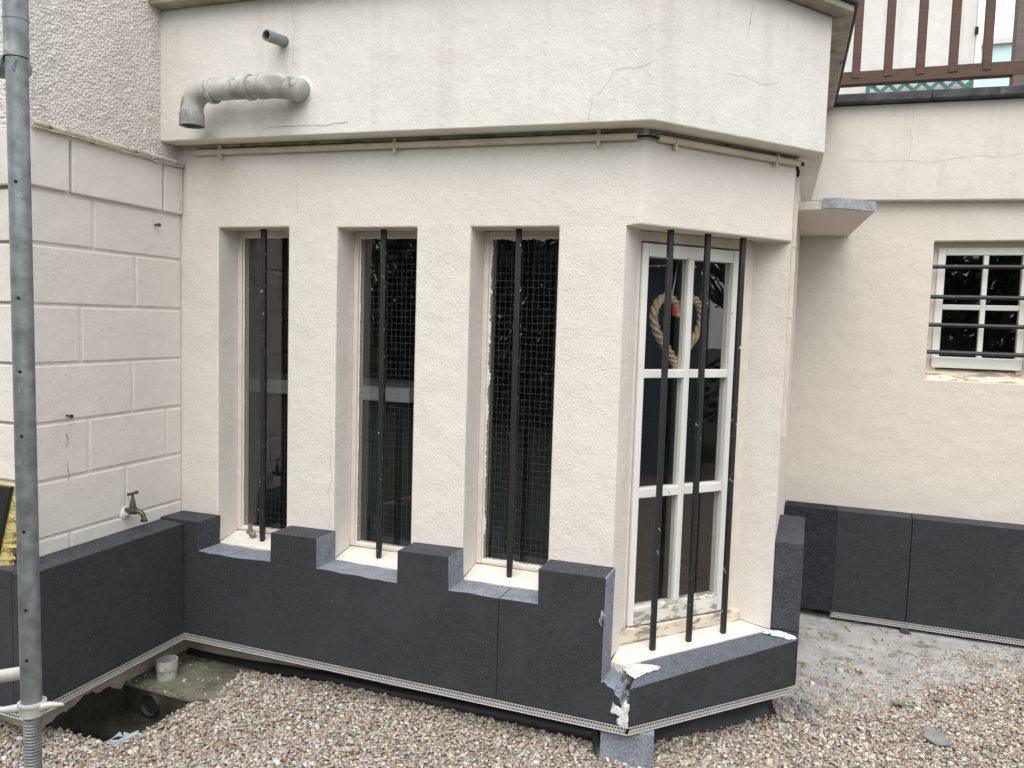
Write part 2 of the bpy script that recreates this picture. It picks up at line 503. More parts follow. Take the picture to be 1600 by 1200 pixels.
# ================================================================== GROUND
px0, px1, py0, py1 = -0.13, 0.24, -0.565, -0.207
def gz(x, y):
    """ground height: the gravel is banked a little against the front of the bay"""
    f = min(1, max(0, (x - 0.30) / 0.35)) * min(1, max(0, (2.2 - x) / 0.3))
    d = abs(y - 0.133 - max(0, x - 1.845) * 1.1)
    return GZ + 0.030 * f * math.exp(-(d / 0.17) ** 2)
def ground():
    mb = MB()
    xs = [-60, -8, -1.0, -0.6, -0.3, px0, 0.0, 0.12, px1] + [0.3 + 0.07 * i for i in range(32)] + [2.6, 3.2, 4.2, 8.0, 60]
    ys = [-60, -3.6, -1.6, -1.0, py0, -0.4, py1] + [-0.15 + 0.05 * i for i in range(24)] + [1.2, 1.6, 2.2, 8, 60]
    vs, idx = [], {}
    for j, y in enumerate(ys):
        for i, x in enumerate(xs):
            idx[i, j] = len(vs)
            vs.append((x, y, gz(x, y)))
    fs, ms = [], []
    for j in range(len(ys) - 1):
        for i in range(len(xs) - 1):
            if xs[i] >= px0 - 1e-6 and xs[i + 1] <= px1 + 1e-6 and ys[j] >= py0 - 1e-6 and ys[j + 1] <= py1 + 1e-6:
                continue
            fs.append((idx[i, j], idx[i + 1, j], idx[i + 1, j + 1], idx[i, j + 1]))
            ms.append(1 if (ys[j] < -3 or xs[i] > 7) else 0)
    mb.add(vs, fs, ms)
    return kind(put('ground', mb, [mt['soil'], mt['lawn']], fix=False, smooth=True), 'structure')
ground()
# sunken drain pit beside the left wall
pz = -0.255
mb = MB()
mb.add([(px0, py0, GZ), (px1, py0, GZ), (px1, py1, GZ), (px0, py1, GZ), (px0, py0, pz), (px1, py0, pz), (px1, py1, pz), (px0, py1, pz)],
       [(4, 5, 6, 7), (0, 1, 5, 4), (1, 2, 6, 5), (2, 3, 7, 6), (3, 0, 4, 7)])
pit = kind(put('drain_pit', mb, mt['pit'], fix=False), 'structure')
mb = MB()                                                    # rim
mb.prism([(px1, py0 - 0.05), (px1 + 0.045, py0 - 0.04), (px1 + 0.05, py1), (px1, py1)], GZ - 0.03, GZ + 0.006)
mb.prism([(px0 + 0.1, py0 - 0.06), (px1, py0 - 0.05), (px1, py0), (px0 + 0.1, py0)], GZ - 0.03, GZ + 0.004)
put('rim', mb, mt['slab'], pit, bevel=0.004)
mb = MB()                                                    # mouth of the buried pipe, on the pit's end face
cpt = Vector((0.030, py1 - 0.004, -0.200))
mb.tube([cpt + Vector((0, 0.06, 0)), cpt, cpt + Vector((0, -0.012, 0))], [0.043, 0.043, 0.043], 20, caps=False)
mb.tube([cpt + Vector((0, -0.012, 0)), cpt + Vector((0, 0.003, 0))], [0.043, 0.038], 20, caps=False)
put('pipe_mouth', mb, mt['pit'], pit, smooth=True)
mb = MB()
mb.tube([cpt + Vector((0, 0.002, 0)), cpt + Vector((0, 0.0, 0))], 0.0385, 20)
put('pipe_bore', mb, mt['hole'], pit)
# concrete slab in the inner corner
mb = MB()
mb.prism([(-0.14, py1), (0.285, py1 + 0.005), (0.34, -0.09), (0.30, 0.0), (0.42, 0.07), (0.45, 0.14), (-0.14, 0.14)], GZ - 0.1, GZ + 0.008)
kind(put('concrete_slab', mb, mt['slab'], bevel=0.004), 'structure')
# grey concrete apron by the rear wall
mb = MB()
ap = [(2.33, 0.62), (2.43, 0.66), (2.52, 0.78), (2.66, 0.80), (2.74, 0.87), (2.80, 0.96), (2.90, 1.02), (2.95, 1.18), (3.10, 1.27), (3.30, 1.42), (3.45, 1.62), (3.9, 1.70), (3.9, 2.0), (2.3, 2.0)]
mb.prism(ap, GZ - 0.02, GZ + 0.006)
kind(put('concrete_apron', mb, mt['concrete'], bevel=0.004), 'structure')

def in_poly(x, y, poly):
    inside = np.zeros(x.shape, bool)
    n = len(poly)
    for i in range(n):
        x1, y1 = poly[i]
        x2, y2 = poly[(i + 1) % n]
        c = ((y1 > y) != (y2 > y))
        xi = (x2 - x1) * (y - y1) / ((y2 - y1) if y2 != y1 else 1e-9) + x1
        inside ^= c & (x < xi)
    return inside

def pebbles():
    n = 420000
    x = rng.uniform(-0.7, 4.0, n)
    y = rng.uniform(-1.05, 2.0, n)
    P = np.stack([x, y, np.full(n, GZ)], 1) - np.array(CP)
    d = P @ np.array(CF)
    u = P @ np.array(CR) / d * 1242.8
    v = -(P @ np.array(CU)) / d * 1242.8
    ok = (abs(u) < 850) & (v < 680) & (v > 0)
    bay = [(-0.14, 0.09), (1.86, 0.09), (2.33, 0.62), (2.33, 2.1), (-0.14, 2.1)]
    ok &= ~in_poly(x, y, bay)
    ok &= y < 1.93
    ok &= ~((x < -0.12 - 0.06 * y) & (y > -0.62))
    ok &= ~((x > px0 - 0.05) & (x < px1 + 0.005) & (y > py0 - 0.005) & (y < py1 + 0.01))
    nz = np.array([noise.noise((a * 5, b * 5, 0)) for a, b in zip(x, y)])
    nz2 = np.array([noise.noise((a * 14, b * 14, 7)) for a, b in zip(x, y)])
    dens = np.ones(n)
    apron = in_poly(x, y, ap)
    # stones thin out over the apron, towards the bay and the rear wall
    dist = (x - 2.35) * 0.62 - (y - 0.75) * 0.78            # positive towards the open gravel
    dens[apron] = np.clip(-0.10 + 1.9 * (dist[apron] + 0.36) + nz[apron] * 0.45 + nz2[apron] * 0.35, 0.012, 0.9) * 0.45
    slab = (x < 0.33 + nz * 0.08) & (y > py1 - 0.02) & (x + 0.30 * y < 0.30 + nz * 0.1)
    dens[slab] = 0.05
    rim = (x > px0) & (x < px1 + 0.05) & (y > py0 - 0.06) & (y < py1)
    dens[rim] = 0.6
    ok &= rng.uniform(0, 1, n) < dens * 0.74
    x, y, apron = x[ok], y[ok], apron[ok]
    m = len(x)
    # unit icosahedron
    ph = (1 + 5 ** 0.5) / 2
    iv = np.array([(-1, ph, 0), (1, ph, 0), (-1, -ph, 0), (1, -ph, 0), (0, -1, ph), (0, 1, ph), (0, -1, -ph), (0, 1, -ph), (ph, 0, -1), (ph, 0, 1), (-ph, 0, -1), (-ph, 0, 1)], float)
    iv /= np.linalg.norm(iv[0])
    fi = np.array([(0, 11, 5), (0, 5, 1), (0, 1, 7), (0, 7, 10), (0, 10, 11), (1, 5, 9), (5, 11, 4), (11, 10, 2), (10, 7, 6), (7, 1, 8), (3, 9, 4), (3, 4, 2), (3, 2, 6), (3, 6, 8), (3, 8, 9), (4, 9, 5), (2, 4, 11), (6, 2, 10), (8, 6, 7), (9, 8, 1)])
    V = np.repeat(iv[None], m, 0)
    V = V * rng.uniform(0.75, 1.25, (m, 12, 1))
    r = 0.0042 + 0.0066 * rng.beta(1.6, 3.2, m)
    r[apron] *= 0.85
    fines = rng.uniform(0, 1, m) < 0.38                       # grit between the stones
    r[fines] = rng.uniform(0.0016, 0.0036, fines.sum())
    big = rng.uniform(0, 1, m) < 0.012
    r[big] = rng.uniform(0.010, 0.0145, big.sum())
    S = np.stack([r * rng.uniform(1.1, 1.8, m), r * rng.uniform(0.75, 1.1, m), r * rng.uniform(0.35, 0.65, m)], 1)
    V = V * S[:, None, :]
    a, b, c = rng.uniform(0, 6.28, m), rng.normal(0, 0.45, m), rng.normal(0, 0.45, m)
    def rot(V, ang, i, j):
        cs, sn = np.cos(ang)[:, None], np.sin(ang)[:, None]
        vi, vj = V[:, :, i].copy(), V[:, :, j].copy()
        V[:, :, i] = cs * vi - sn * vj
        V[:, :, j] = sn * vi + cs * vj
    rot(V, b, 0, 2); rot(V, c, 1, 2); rot(V, a, 0, 1)
    z = np.array([gz(a_, b_) for a_, b_ in zip(x, y)]) + 0.001 + rng.uniform(0, 1, m) ** 1.5 * 0.012
    z[apron] = GZ + 0.008
    V += np.stack([x, y, z], 1)[:, None, :]
    F = (fi[None] + (np.arange(m) * 12)[:, None, None]).reshape(-1, 3)
    me = bpy.data.meshes.new('gravel')
    me.vertices.add(m * 12)
    me.vertices.foreach_set('co', V.reshape(-1))
    me.loops.add(len(F) * 3)
    me.loops.foreach_set('vertex_index', F.reshape(-1).astype(np.int32))
    me.polygons.add(len(F))
    me.polygons.foreach_set('loop_start', np.arange(len(F), dtype=np.int32) * 3)
    me.polygons.foreach_set('loop_total', np.full(len(F), 3, np.int32))
    me.materials.append(mt['pebble'])
    me.update()
    me.polygons.foreach_set('use_smooth', np.ones(len(F), bool))
    o = bpy.data.objects.new('gravel', me)
    C.objects.link(o)
    print('pebbles', m, len(F))
    return kind(o, 'stuff', 'mixed beige and brown gravel spread over the yard')
pebbles()

def leaf_litter():
    mb = MB()
    for i in range(230):
        while True:
            x, y = random.uniform(2.35, 3.6), random.uniform(0.3, 1.85)
            if random.random() < (0.9 if y > 0.9 and x > 2.5 else 0.25):
                break
        L, ww = random.uniform(0.006, 0.022), random.uniform(0.0018, 0.0045)
        a = random.uniform(0, 6.28)
        d = Vector((math.cos(a), math.sin(a), random.uniform(-0.2, 0.3)))
        s = Vector((-math.sin(a), math.cos(a), random.uniform(-0.3, 0.3)))
        o = Vector((x, y, GZ + 0.017))
        mb.add([o - d * L, o + s * ww, o + d * L, o - s * ww + Vector((0, 0, 0.004))], [(0, 1, 2), (0, 2, 3)])
    for i in range(60):
        x, y = random.uniform(-0.1, 0.6), random.uniform(-0.55, 0.08)
        if px0 < x < px1 and py0 < y < py1:
            continue
        L, ww = random.uniform(0.006, 0.014), random.uniform(0.003, 0.006)
        a = random.uniform(0, 6.28)
        d = Vector((math.cos(a), math.sin(a), 0.1)); s = Vector((-math.sin(a), math.cos(a), 0.2))
        o = Vector((x, y, GZ + 0.016))
        mb.add([o - d * L, o + s * ww, o + d * L, o - s * ww], [(0, 1, 2), (0, 2, 3)])
    kind(put('leaf_litter', mb, mt['dry_leaf'], fix=False), 'stuff', 'dry brown leaf scraps scattered on the gravel and concrete')
leaf_litter()

def weeds(cx, cy, n, label):
    mb = MB()
    for i in range(n):
        a = random.uniform(0, 6.28)
        o = Vector((cx + random.gauss(0, 0.012), cy + random.gauss(0, 0.012), GZ + 0.004))
        d = Vector((math.cos(a) * 0.6, math.sin(a) * 0.6, 0.8)) * random.uniform(0.014, 0.026)
        s = Vector((-math.sin(a), math.cos(a), 0)) * 0.0035
        mb.add([o, o + d * 0.6 + s, o + d, o + d * 0.6 - s], [(0, 1, 2, 3)])
    tag(put('weed', mb, mt['weed'], fix=False, base=(cx, cy, GZ)), label, 'weed')
weeds(2.84, 0.93, 26, 'small green weed sprouting at the edge of the grey concrete')
weeds(2.42, 0.42, 14, 'tiny green weed in the gravel in front of the black plastic flap')
weeds(3.08, 0.70, 14, 'tiny green weed in the gravel right of the slate piece')

# ================================================================== BAY
bay = thing('house_bay', 'cream rendered bay with three slit windows and an angled corner window', 'building', (0.9, 0.133, GZ))

# front skin: one welded grid running along the front, round the corner and along the chamfer
def bay_wall():
    cols = [(-0.20, WY), (0.057, WY), (0.411, WY), (0.641, WY), (0.992, WY), (1.215, WY), (1.554, WY), (1.794, WY)]
    cols += [tuple(W0[:2]), tuple(chm(SL)[:2]), (2.296, 1.98)]
    zt = [1.715, 1.715, 1.712, 1.706, 1.702, 1.700, 1.696, 1.697, 1.699, 1.691, 1.691]
    zs = [0.375, 0.375, 0.377, 0.380, 0.380, 0.384, 0.386, 0.386, 0.386, 0.386, 0.386]
    zc = [0.170] * 8 + [0.165, 0.187, 0.187]
    rows = [[-0.012] * 11, zc, zs, zt, [2.10] * 11]
    mb = MB()
    vs, idx = [], {}
    for j in range(5):
        for i in range(11):
            idx[i, j] = len(vs)
            vs.append((*cols[i], rows[j][i]))
    fs = []
    openc = {(1, 2), (3, 2), (5, 2), (7, 1), (7, 2), (8, 1), (8, 2)}
    for j in range(4):
        for i in range(10):
            if (i, j) in openc:
                continue
            fs.append((idx[i, j], idx[i + 1, j], idx[i + 1, j + 1], idx[i, j + 1]))
    mb.add(vs, fs)
    D = 0.135
    for a, b in ((1, 2), (3, 4), (5, 6)):
        xa, xb = cols[a][0], cols[b][0]
        za, zb, ta, tb = zs[a], zs[b], zt[a], zt[b]
        y0, y1 = WY, WY + D
        mb.add([(xa, y0, za), (xa + 0.004, y1, za + 0.03), (xa + 0.004, y1, ta), (xa, y0, ta)], [(0, 1, 2, 3)])
        mb.add([(xb, y0, zb), (xb - 0.004, y1, zb + 0.03), (xb - 0.004, y1, tb), (xb, y0, tb)], [(0, 3, 2, 1)])
        mb.add([(xa, y0, ta), (xa + 0.004, y1, ta), (xb - 0.004, y1, tb), (xb, y0, tb)], [(0, 1, 2, 3)])
    li, ri = Vector((1.806, 0.285, 0)), chm(0.633, 0.13)
    def at(p, z):
        return (p[0], p[1], z)
    pl, pr_ = Vector((1.794, WY, 0)), chm(SL)
    mb.add([at(pl, 0.17), at(li, 0.185), at(li, 1.70), at(pl, 1.697)], [(0, 1, 2, 3)])
    mb.add([at(pr_, 0.187), at(ri, 0.20), at(ri, 1.70), at(pr_, 1.691)], [(0, 3, 2, 1)])
    mb.add([at(pl, 1.697), at(W0, 1.699), at(pr_, 1.691), at(ri, 1.70), at(li, 1.70)], [(4, 3, 2, 1, 0)])
    return put('wall', mb, mt['render'], bay, bevel=0.007, seg=3)
bay_wall()
# window sills of painted cement
def slit_sill(xa, xb, z0, dz=0.03):
    mb = MB()
    mb.prism([(xa + 0.003, WY + 0.001), (xb - 0.003, WY + 0.001), (xb - 0.003, WY + 0.14), (xa + 0.003, WY + 0.14)],
             [z0 - 0.04] * 4, [z0, z0 + 0.003, z0 + dz + 0.003, z0 + dz])
    return mb
# interior of the bay room
mb = MB()
X0, X1, Y0, Y1, Z0, Z1 = -2.4, 2.25, 0.30, 2.6, -0.2, 2.05
mb.add([(X0, Y1, Z0), (X1, Y1, Z0), (X1, Y1, Z1), (X0, Y1, Z1)], [(0, 1, 2, 3)])
mb.add([(X0, Y0, Z0), (X0, Y1, Z0), (X0, Y1, Z1), (X0, Y0, Z1)], [(0, 1, 2, 3)])
mb.add([(X1, 0.75, Z0), (X1, Y1, Z0), (X1, Y1, Z1), (X1, 0.75, Z1)], [(0, 1, 2, 3)])
mb.add([(X0, Y0, Z0), (-0.2, Y0, Z0), (-0.2, Y0, Z1), (X0, Y0, Z1)], [(0, 1, 2, 3)])
put('room_wall', mb, mt['room_wall'], bay, fix=False)
mb = MB()
mb.prism([(X0, 0.16), (1.78, 0.16), (1.86, 0.20), (2.24, 0.68), (2.24, Y1), (X0, Y1)], Z1, Z1 + 0.05)
put('room_ceiling', mb, mt['room_wall'], bay)
mb = MB()
mb.add([(X0, 0.14, Z0), (X1, 0.14, Z0), (X1, Y1, Z0), (X0, Y1, Z0)], [(0, 1, 2, 3)])
put('room_floor', mb, mt['room_floor'], bay, fix=False)

# parapet and coping
OUT = [(-0.165, 0.033), (1.892, 0.033), (2.405, 0.617), (2.345, 1.90)]
INN = [(2.12, 1.90), (2.16, 0.80), (1.77, 0.33), (-0.165, 0.33)]
zb = [2.058, 2.015, 2.006, 2.03]
zbi = [2.03, 2.006, 2.015, 2.058]
ztop = [2.582, 2.54, 2.492, 2.49]
mb = MB()
mb.prism(OUT + INN, zb + zbi, ztop + ztop[::-1])
parapet = put('parapet', mb, mt['render_parapet'], bay, bevel=0.006, seg=3)
CO = [(-0.15, -0.03), (1.92, -0.03), (2.476, 0.60), (2.42, 1.92)]
CI = [(2.10, 1.92), (2.14, 0.82), (1.75, 0.35), (-0.15, 0.35)]
mb = MB()
mb.prism(CO + CI, [z + 0.0 for z in ztop + ztop[::-1]], [z + 0.025 for z in ztop + ztop[::-1]])
put('coping_bed', mb, mt['coping_under'], bay, bevel=0.005)
CO2 = [(-0.15, -0.045), (1.925, -0.045), (2.492, 0.595), (2.436, 1.93)]
mb = MB()
mb.prism(CO2 + CI, [z + 0.026 for z in ztop + ztop[::-1]], [z + 0.075 for z in ztop + ztop[::-1]])
put('coping', mb, mt['coping'], bay, bevel=0.006)

def crack(pts, width, nrm, parent, off=0.0012):
    P = [Vector(p) for p in pts]
    nrm = Vector(nrm).normalized()
    out = []
    seed = random.uniform(0, 100)
    dist = 0.0
    for a, b in zip(P, P[1:]):
        k = max(2, int((b - a).length / 0.005))
        t = (b - a).normalized()
        sd = nrm.cross(t)
        for i in range(k):
            q = a.lerp(b, i / k)
            d_ = dist + (b - a).length * i / k
            o = noise.noise(Vector((d_ * 28, seed, 0))) * 0.006 + noise.noise(Vector((d_ * 90, seed, 5))) * 0.0035
            out.append(q + sd * o)
        dist += (b - a).length
    out = [q + nrm * off for q in out]
    mb = MB()
    mb.ribbon(out, width, nrm, jitter=1)
    put('crack', mb, mt['crack'], parent, fix=False)
F_, ND = (0, -1, 0), NR
crack([(0.367, 0.033, 2.08), (0.451, 0.033, 2.083), (0.495, 0.033, 2.078), (0.569, 0.033, 2.081), (0.64, 0.033, 2.074), (0.689, 0.033, 2.079), (0.753, 0.033, 2.08)], 0.0045, F_, bay)
crack([(0.49, 0.033, 2.549), (0.5, 0.033, 2.49), (0.515, 0.033, 2.441), (0.504, 0.033, 2.407), (0.502, 0.033, 2.324), (0.537, 0.033, 2.274), (0.549, 0.033, 2.214), (0.596, 0.033, 2.196)], 0.0024, F_, bay)
crack([(0.375, 0.033, 2.16), (0.369, 0.033, 2.118), (0.367, 0.033, 2.08)], 0.0016, F_, bay)
crack([(0.452, WY, 1.98), (0.447, WY, 1.85), (0.458, WY, 1.73), (0.465, WY, 1.66)], 0.0016, F_, bay)
crack([(0.623, WY, 0.962), (0.627, WY, 0.86), (0.626, WY, 0.756), (0.632, WY, 0.717), (0.618, WY, 0.651), (0.625, WY, 0.573), (0.629, WY, 0.505)], 0.002, F_, bay)
crack([(1.675, 0.033, 2.031), (1.688, 0.033, 2.107), (1.717, 0.033, 2.121), (1.758, 0.033, 2.179), (1.789, 0.033, 2.186), (1.821, 0.033, 2.18), (1.848, 0.033, 2.189), (1.885, 0.033, 2.2)], 0.002, F_, bay)
crack([chm(0.065, -0.1, 2.205), chm(0.11, -0.1, 2.21), chm(0.15, -0.1, 2.231)], 0.0016, ND, bay)
crack([chm(0.25, -0.1, 2.213), chm(0.335, -0.1, 2.216), chm(0.41, -0.1, 2.203), chm(0.495, -0.1, 2.217)], 0.0016, ND, bay)
crack([chm(0.345, -0.1, 2.46), chm(0.352, -0.1, 2.446), chm(0.347, -0.1, 2.407), chm(0.337, -0.1, 2.341)], 0.005, ND, bay)

# foundation below the insulation
mb = MB()
pth = [(-0.16, WY + 0.006), (1.842, WY + 0.006), tuple((chm(SL) - NR * 0.006)[:2]), (2.29, 1.98)]
for (a, b) in zip(pth, pth[1:]):
    mb.add([(*a, -0.6), (*b, -0.6), (*b, -0.012), (*a, -0.012)], [(0, 1, 2, 3)])
put('foundation', mb, mt['foundation'], bay, fix=False)

# ---- slit windows with wired glass
def slit_window(xa, xb, zs, zt, bx, peel, curve):
    y0 = WY + 0.115
    win = put('window', (lambda mb: (mb.box(xa + 0.004, xa + 0.026, y0, y0 + 0.05, zs + 0.03, zt),
                                     mb.box(xb - 0.026, xb - 0.004, y0, y0 + 0.05, zs + 0.03, zt),
                                     mb.box(xa + 0.026, xb - 0.026, y0 + 0.001, y0 + 0.05, zt - 0.024, zt),
                                     mb.box(xa + 0.026, xb - 0.026, y0 + 0.001, y0 + 0.05, zs + 0.030, zs + 0.044))[-1])(MB()),
              mt['reveal_frame'], bay, bevel=0.003)
    put('sill', slit_sill(xa, xb, zs), mt['sill'], win, bevel=0.003)
    ga, gb, gz0, gz1 = xa + 0.026, xb - 0.026, zs + 0.044, zt - 0.024
    gy = y0 + 0.014
    mb = MB()
    mb.box(ga, gb, gy, gy + 0.005, gz0, gz1)
    put('pane', mb, mt['glass'], win)
    mb = MB()                                        # ragged putty line round the glass
    def bead(p0, p1, nrm_in, n):
        prev = None
        for i in range(n + 1):
            p = Vector(p0).lerp(Vector(p1), i / n)
            wd = 0.004 + (max(0.0, noise.noise(Vector((i * 0.11, p0[0] * 9, p0[2])))) * 0.012 + random.random() ** 3 * 0.006) * peel
            cur = (p, p + Vector(nrm_in) * wd)
            if prev:
                mb.add([prev[0], cur[0], cur[1], prev[1], prev[0] + Vector((0, -0.003, 0)), cur[0] + Vector((0, -0.003, 0)), cur[1] + Vector((0, -0.0005, 0)), prev[1] + Vector((0, -0.0005, 0))], [(4, 5, 6, 7), (3, 2, 6, 7)])
            prev = cur
    yb = gy - 0.001
    bead((ga, yb, gz0), (ga, yb, gz1), (1, 0, 0), 260)
    bead((gb, yb, gz0), (gb, yb, gz1), (-1, 0, 0), 260)
    bead((ga, yb, gz0), (gb, yb, gz0), (0, 0, 1), 70)
    bead((ga, yb, gz1), (gb, yb, gz1), (0, 0, -1), 70)
    put('putty', mb, mt['putty'], win, fix=False)
    mb = MB()                                        # wires inside the glass
    yw = gy + 0.0022
    nx = int((gb - ga) / 0.0205)
    for i in range(1, nx):
        x = ga + (gb - ga) * i / nx
        pts = [(x + 0.0006 * math.sin(k * 1.7 + i), yw, gz0 + (gz1 - gz0) * k / 40) for k in range(41)]
        mb.ribbon(pts, 0.0006, (0, -1, 0))
    nz = int((gz1 - gz0) / 0.026)
    for j in range(1, nz):
        z = gz0 + (gz1 - gz0) * j / nz
        pts = [(ga + (gb - ga) * k / 24, yw + 0.0003, z + curve * (0.0016 * math.sin(k * math.pi * nx / 24 + j) + 0.0015 * math.sin(k * 0.4 + j * .7))) for k in range(25)]
        mb.ribbon(pts, 0.0007, (0, -1, 0))
    kind(put('wire_mesh', mb, mt['wire'], win, fix=False), 'stuff')
    # twisted iron bar with barbs
    mb = MB()
    by = WY + 0.06
    h = 0.0095
    n = 26
    zb0, zb1 = zs + 0.010, zt + 0.004
    rings = []
    for i in range(n + 1):
        t = i / n
        z = zb0 + (zb1 - zb0) * t
        a = 0.16 * math.sin(t * 9) + 0.1
        hh = h * (0.8 if t < 0.035 else 1.0)
        rings.append([(bx + hh * 1.15 * (math.cos(a) * sx - math.sin(a) * sy) + 0.002 * math.sin(t * 5), by + hh * (math.sin(a) * sx + math.cos(a) * sy), z) for sx, sy in ((-1, -1), (1, -1), (1, 1), (-1, 1))])
    vs = [p for r_ in rings for p in r_]
    fs = [(0, 3, 2, 1), (4 * n, 4 * n + 1, 4 * n + 2, 4 * n + 3)]
    for i in range(n):
        for k in range(4):
            fs.append((4 * i + k, 4 * i + (k + 1) % 4, 4 * i + 4 + (k + 1) % 4, 4 * i + 4 + k))
    mb.add(vs, fs)
    for i in range(9):                               # small raised nicks on the right edge
        z = zb0 + 0.12 + i * 0.135
        s = 1 if i % 3 else -1
        mb.add([(bx + s * h * 0.9, by - h, z), (bx + s * h * 0.9, by + h, z), (bx + s * h * 1.9, by - h, z + 0.02), (bx + s * h * 0.9, by - h, z + 0.034), (bx + s * h * 0.9, by + h, z + 0.034)], [(0, 1, 2), (0, 2, 3), (1, 4, 2), (3, 2, 4)])
    put('security_bar', mb, mt['iron'], win, bevel=0.0015, seg=1)
    return win
slit_window(0.057, 0.411, 0.376, 1.713, 0.244, 0.25, 0.3)
slit_window(0.641, 0.992, 0.380, 1.704, 0.818, 0.3, 0.4)
slit_window(1.215, 1.554, 0.385, 1.698, 1.384, 1.0, 0.65)

# ---- corner window on the chamfer
def cbox(mb, s0, s1, d0, d1, z0, z1, mi=0):
    o = chm(s0, d0, z0)
    return mb.obox(o, DR * (s1 - s0), -NR * (d1 - d0), Vector((0, 0, z1 - z0)), mi)
mb = MB()
cbox(mb, 0.045, 0.100, 0.128, 0.20, 0.205, 1.70)
cbox(mb, 0.562, 0.66, 0.128, 0.20, 0.205, 1.70)
cbox(mb, 0.100, 0.562, 0.130, 0.20, 1.662, 1.70)
cwin = put('window', mb, mt['reveal_frame'], bay, bevel=0.004, label='white six-pane corner window behind three black bars')
mb = MB()
cbox(mb, 0.102, 0.128, 0.118, 0.165, 0.245, 1.655)
cbox(mb, 0.527, 0.560, 0.118, 0.165, 0.245, 1.655)
cbox(mb, 0.128, 0.527, 0.120, 0.165, 1.608, 1.655)
cbox(mb, 0.314, 0.340, 0.122, 0.162, 0.313, 1.608)
put('sash_frame', mb, mt['white_paint'], cwin, bevel=0.003)
for z0, z1 in ((1.169, 1.200), (0.725, 0.760)):
    for s0, s1 in ((0.128, 0.314), (0.340, 0.527)):
        mb = MB()
        cbox(mb, s0, s1, 0.121, 0.163, z0, z1)
        put('glazing_bar', mb, mt['white_paint'], cwin, bevel=0.003)
mb = MB()
cbox(mb, 0.128, 0.527, 0.114, 0.165, 0.245, 0.313)
put('bottom_rail', mb, mt['white_paint_worn'], cwin, bevel=0.004)
mb = MB()
cbox(mb, 0.050, 0.640, 0.106, 0.20, 0.186, 0.240)
put('timber_sill', mb, mt['sill_worn'], cwin, bevel=0.006)
for z0, z1 in ((0.313, 0.725), (0.760, 1.169), (1.200, 1.608)):
    for s0, s1 in ((0.128, 0.314), (0.340, 0.527)):
        mb = MB()
        cbox(mb, s0, s1, 0.140, 0.144, z0, z1)
        put('pane', mb, mt['glass'], cwin)
mb = MB()                                            # cement sill
pts = [Vector((1.797, WY + 0.002, 0)), W0 + Vector((0, 0.003, 0)), chm(SL - 0.003, 0.002), chm(0.640, 0.135), Vector((1.80, 0.285, 0))]
mb.prism([tuple(p[:2]) for p in pts], 0.08, [0.163, 0.164, 0.186, 0.198, 0.188])
put('sill', mb, mt['sill'], cwin, bevel=0.004)
for s, z0, z1 in ((0.166, 0.166, 1.70), (0.335, 0.174, 1.70), (0.504, 0.18, 1.70)):
    mb = MB()
    cbox(mb, s - 0.0105, s + 0.0105, 0.042, 0.058, z0, z1)
    put('security_bar', mb, mt['iron'], cwin, bevel=0.003)

# things seen behind the glass
heart = thing('rope_heart', 'braided rope heart ornament hanging behind the corner window glass', 'ornament', tuple(chm(0.33, 0.22, 1.34)))
def heart_curve(n=90):
    out = []
    for i in range(n):
        t = 2 * math.pi * i / n
        x = 16 * math.sin(t) ** 3
        y = 13 * math.cos(t) - 5 * math.cos(2 * t) - 2 * math.cos(3 * t) - math.cos(4 * t)
        out.append((x / 16 * 0.114, (y + 2.5) / 29 * 0.27))
    return out
hc = heart_curve()
for k in range(3):
    mb = MB()
    pts = []
    n = len(hc)
    for i in range(n + 1):
        x, z = hc[i % n]
        xa, za = hc[(i + 1) % n]
        xb, zb_ = hc[(i - 1) % n]
        tx, tz = xa - xb, za - zb_
        l = math.hypot(tx, tz) or 1
        nx_, nz_ = -tz / l, tx / l
        ph = i / n * 2 * math.pi * 13 + k * 2 * math.pi / 3
        pts.append(chm(0.318 + x + nx_ * 0.0095 * math.cos(ph), 0.178 + 0.0095 * math.sin(ph), 1.335 + z + nz_ * 0.0095 * math.cos(ph)))
    mb.tube(pts, 0.0085, 8, caps=False)
    put('strand', mb, mt['rope'], heart, smooth=True)
mb = MB()
mb.tube([chm(0.285, 0.178, 1.452), chm(0.297, 0.178, 1.53), chm(0.308, 0.178, 1.62), chm(0.296, 0.178, 1.53), chm(0.275, 0.178, 1.455)], 0.0017, 6)
put('string', mb, mt['string'], heart)
mb = MB()
mb.tube([chm(0.292, 0.172, 1.40), chm(0.292, 0.170, 1.425), chm(0.292, 0.172, 1.445)], [0.006, 0.011, 0.004], 10)
put('bead', mb, mt['red'], heart, smooth=True)
mb = MB()
mb.tube([chm(0.318, 0.178, 1.24), chm(0.318, 0.178, 1.205), chm(0.318, 0.178, 1.185)], [0.014, 0.017, 0.02], 10)
put('tassel', mb, mt['rope'], heart, smooth=True)

